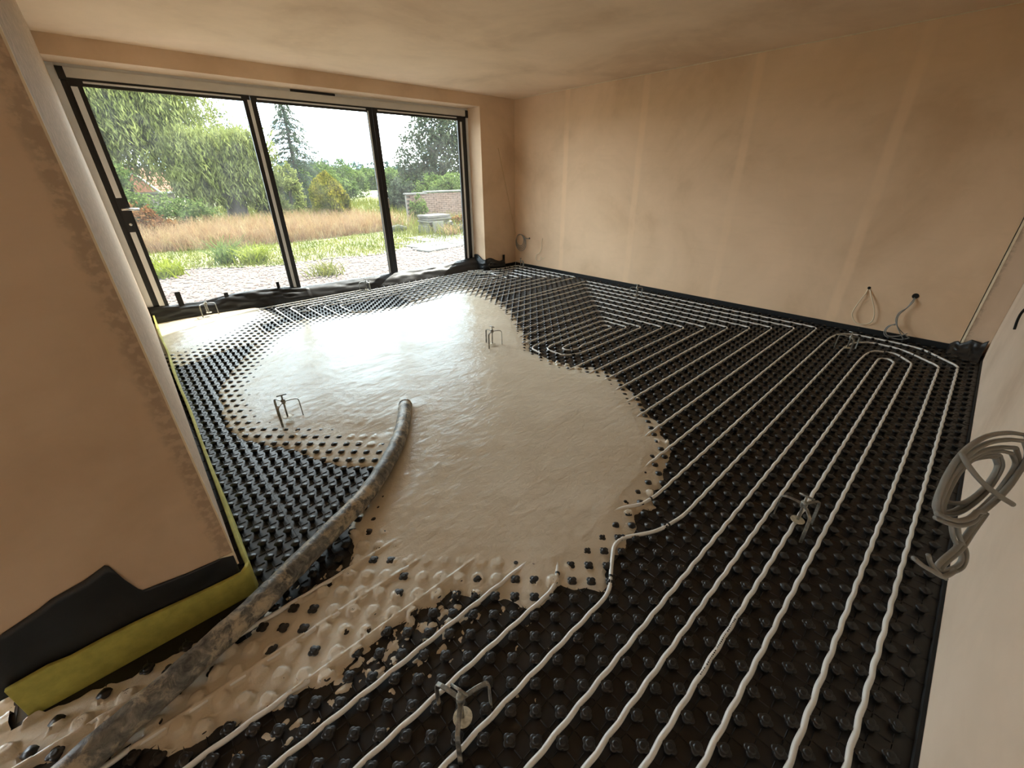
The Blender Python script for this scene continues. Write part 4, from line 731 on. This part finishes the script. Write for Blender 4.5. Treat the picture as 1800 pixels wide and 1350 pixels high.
# ------ garden walls and stone
gw = tag(empty('garden_wall', (4.6, 9.2, GZ0)), 'low brick garden wall with pale coping in the right pane', 'wall')
bk = [MB().box(-.105, .105, -.05, .05, 0, .062).mesh('brick')]; first = True
for row in range(15):
    for c_ in range(11):
        o = link('brick', bk[0], 'brick' if first else None, gw); first = False; o.location = (-1.24+c_*.222+(.11 if row % 2 else 0), fr.uniform(-.006, .006), row*.070)
MB().box(-1.34, 1.30, .045, .16, 0, 1.04).build('core', 'render_wall', gw)
for c_, (a, b, z) in enumerate(((-1.38, -.55, 1.02), (-.56, .25, 1.07), (.24, 1.30, 1.07))): MB().box(a, b, -.09, .2, z, z+.05).build('coping', 'coping', gw, bevel=.006)
for c_, (x, y, sx, sy, z0, z1, rz, lab) in enumerate(((2.62, 6.55, .42, .3, .46, .53, .05, 'flat stone slab on top of the stack in the right pane'), (2.66, 6.55, .43, .3, .385, .45, -.04, 'stone slab second from the top of the stack'), (2.60, 6.56, .40, .3, .32, .375, .08, 'stone slab third from the top of the stack'), (2.70, 6.55, .46, .3, .245, .31, -.06, 'stone slab in the middle of the stack, slightly proud'), (2.62, 6.56, .43, .28, .0, .24, .0, 'thick stone block at the foot of the slab stack'))):
    o = MB().box(-sx, sx, -sy, sy, z0, z1).build('stone_slab', 'stone', bevel=.012); o.location = (x, y, GZ0); o.rotation_euler = (0, 0, rz); tag(o, lab, 'slab', 'stacked stone slabs')
o = MB().box(-.20, .20, -.035, .035, 0, .36).build('stone_slab', 'coping', bevel=.008); o.location = (2.52, 6.12, GZ0); o.rotation_euler = (-.18, 0, .05); tag(o, 'pale upright slab leaning against the stack', 'slab', 'stacked stone slabs')
o = MB().box(-.5, .5, -.22, .22, 0, .26).build('stone_slab', 'stone', bevel=.012); o.location = (3.75, 6.9, GZ0); tag(o, 'long low stone block right of the slab stack', 'slab', 'stacked stone slabs')
tag(MB().lathe([(.20, 0), (.27, .12), (.29, .22), (.30, .235), (.26, .235), (.25, .20)], 20, (3.32, 6.15, GZ0)).build('stone_trough', 'lead', smooth=True), 'round grey planter holding the rust coloured plant', 'planter')
o = MB().tube([(-.25, 0, .1), (0, .02, .13), (.28, 0, .08)], [.09, .1, .07], 9).build('log', 'bark'); o.location = (1.9, 7.6, GZ0); tag(o, 'grey log lying in the grass left of the slab stack', 'log')
first = True; ps = MB().box(-.29, .29, -.29, .29, 0, .03).mesh('paving_slab')
pv = tag(empty('garden_paving', (1.2, 4.6, GZ0)), 'pale paving slabs set in gravel outside the right pane', 'paving')
for a in range(5):
    for b in range(4):
        if (a, b) in ((0, 3), (4, 0)): continue
        o = link('paving_slab', ps, 'coping' if first else None, pv); first = False; o.location = (-.6+a*.62+b*.1, -.9+b*.62+a*.12, fr.uniform(-.012, .004)); o.rotation_euler = (0, 0, .18)
# ------ house with orange tiles behind the willow
hs_ = tag(empty('house', (-3.0, 30, GZ0)), 'house with orange tiled roof and white gable boards behind the willow', 'house')
MB().box(-1.7, 1.7, 0, 4, 0, .95).build('wall', 'render_wall', hs_); MB().add([(-1.9, -.2, .95), (1.9, -.2, .95), (1.7, 2, 2.35), (-1.7, 2, 2.35), (-1.9, 4.2, .95), (1.9, 4.2, .95)], [(0, 1, 2, 3), (3, 2, 5, 4), (0, 3, 4), (1, 5, 2), (0, 4, 5, 1)]).build('roof', 'roof', hs_)
MB().add([(-.95, -.45, .95), (.95, -.45, .95), (0, -.45, 2.0), (0, 1.8, 2.0), (-.95, 1.8, .95), (.95, 1.8, .95)], [(0, 1, 2), (0, 2, 3, 4), (1, 5, 3, 2)]).build('gable', 'roof', hs_)
for sgn in (-1, 1): MB().tube([(sgn*1.05, -.5, .86), (0, -.5, 2.03)], .05, 4).build('barge_board', 'white', hs_)
for row in range(5):
    z = 1.05+row*.26; y = -.24+row*.41; MB().box(-1.88+row*.04, 1.88-row*.04, y-.02, y+.02, z-.02, z+.03).build('tile_course', 'roof', hs_)
MB().box(-1.9, 1.9, -.26, -.18, .86, .95).build('gutter', 'white', hs_); MB().box(-1.75, 1.75, 1.9, 2.1, 2.33, 2.42).build('ridge', 'white', hs_)
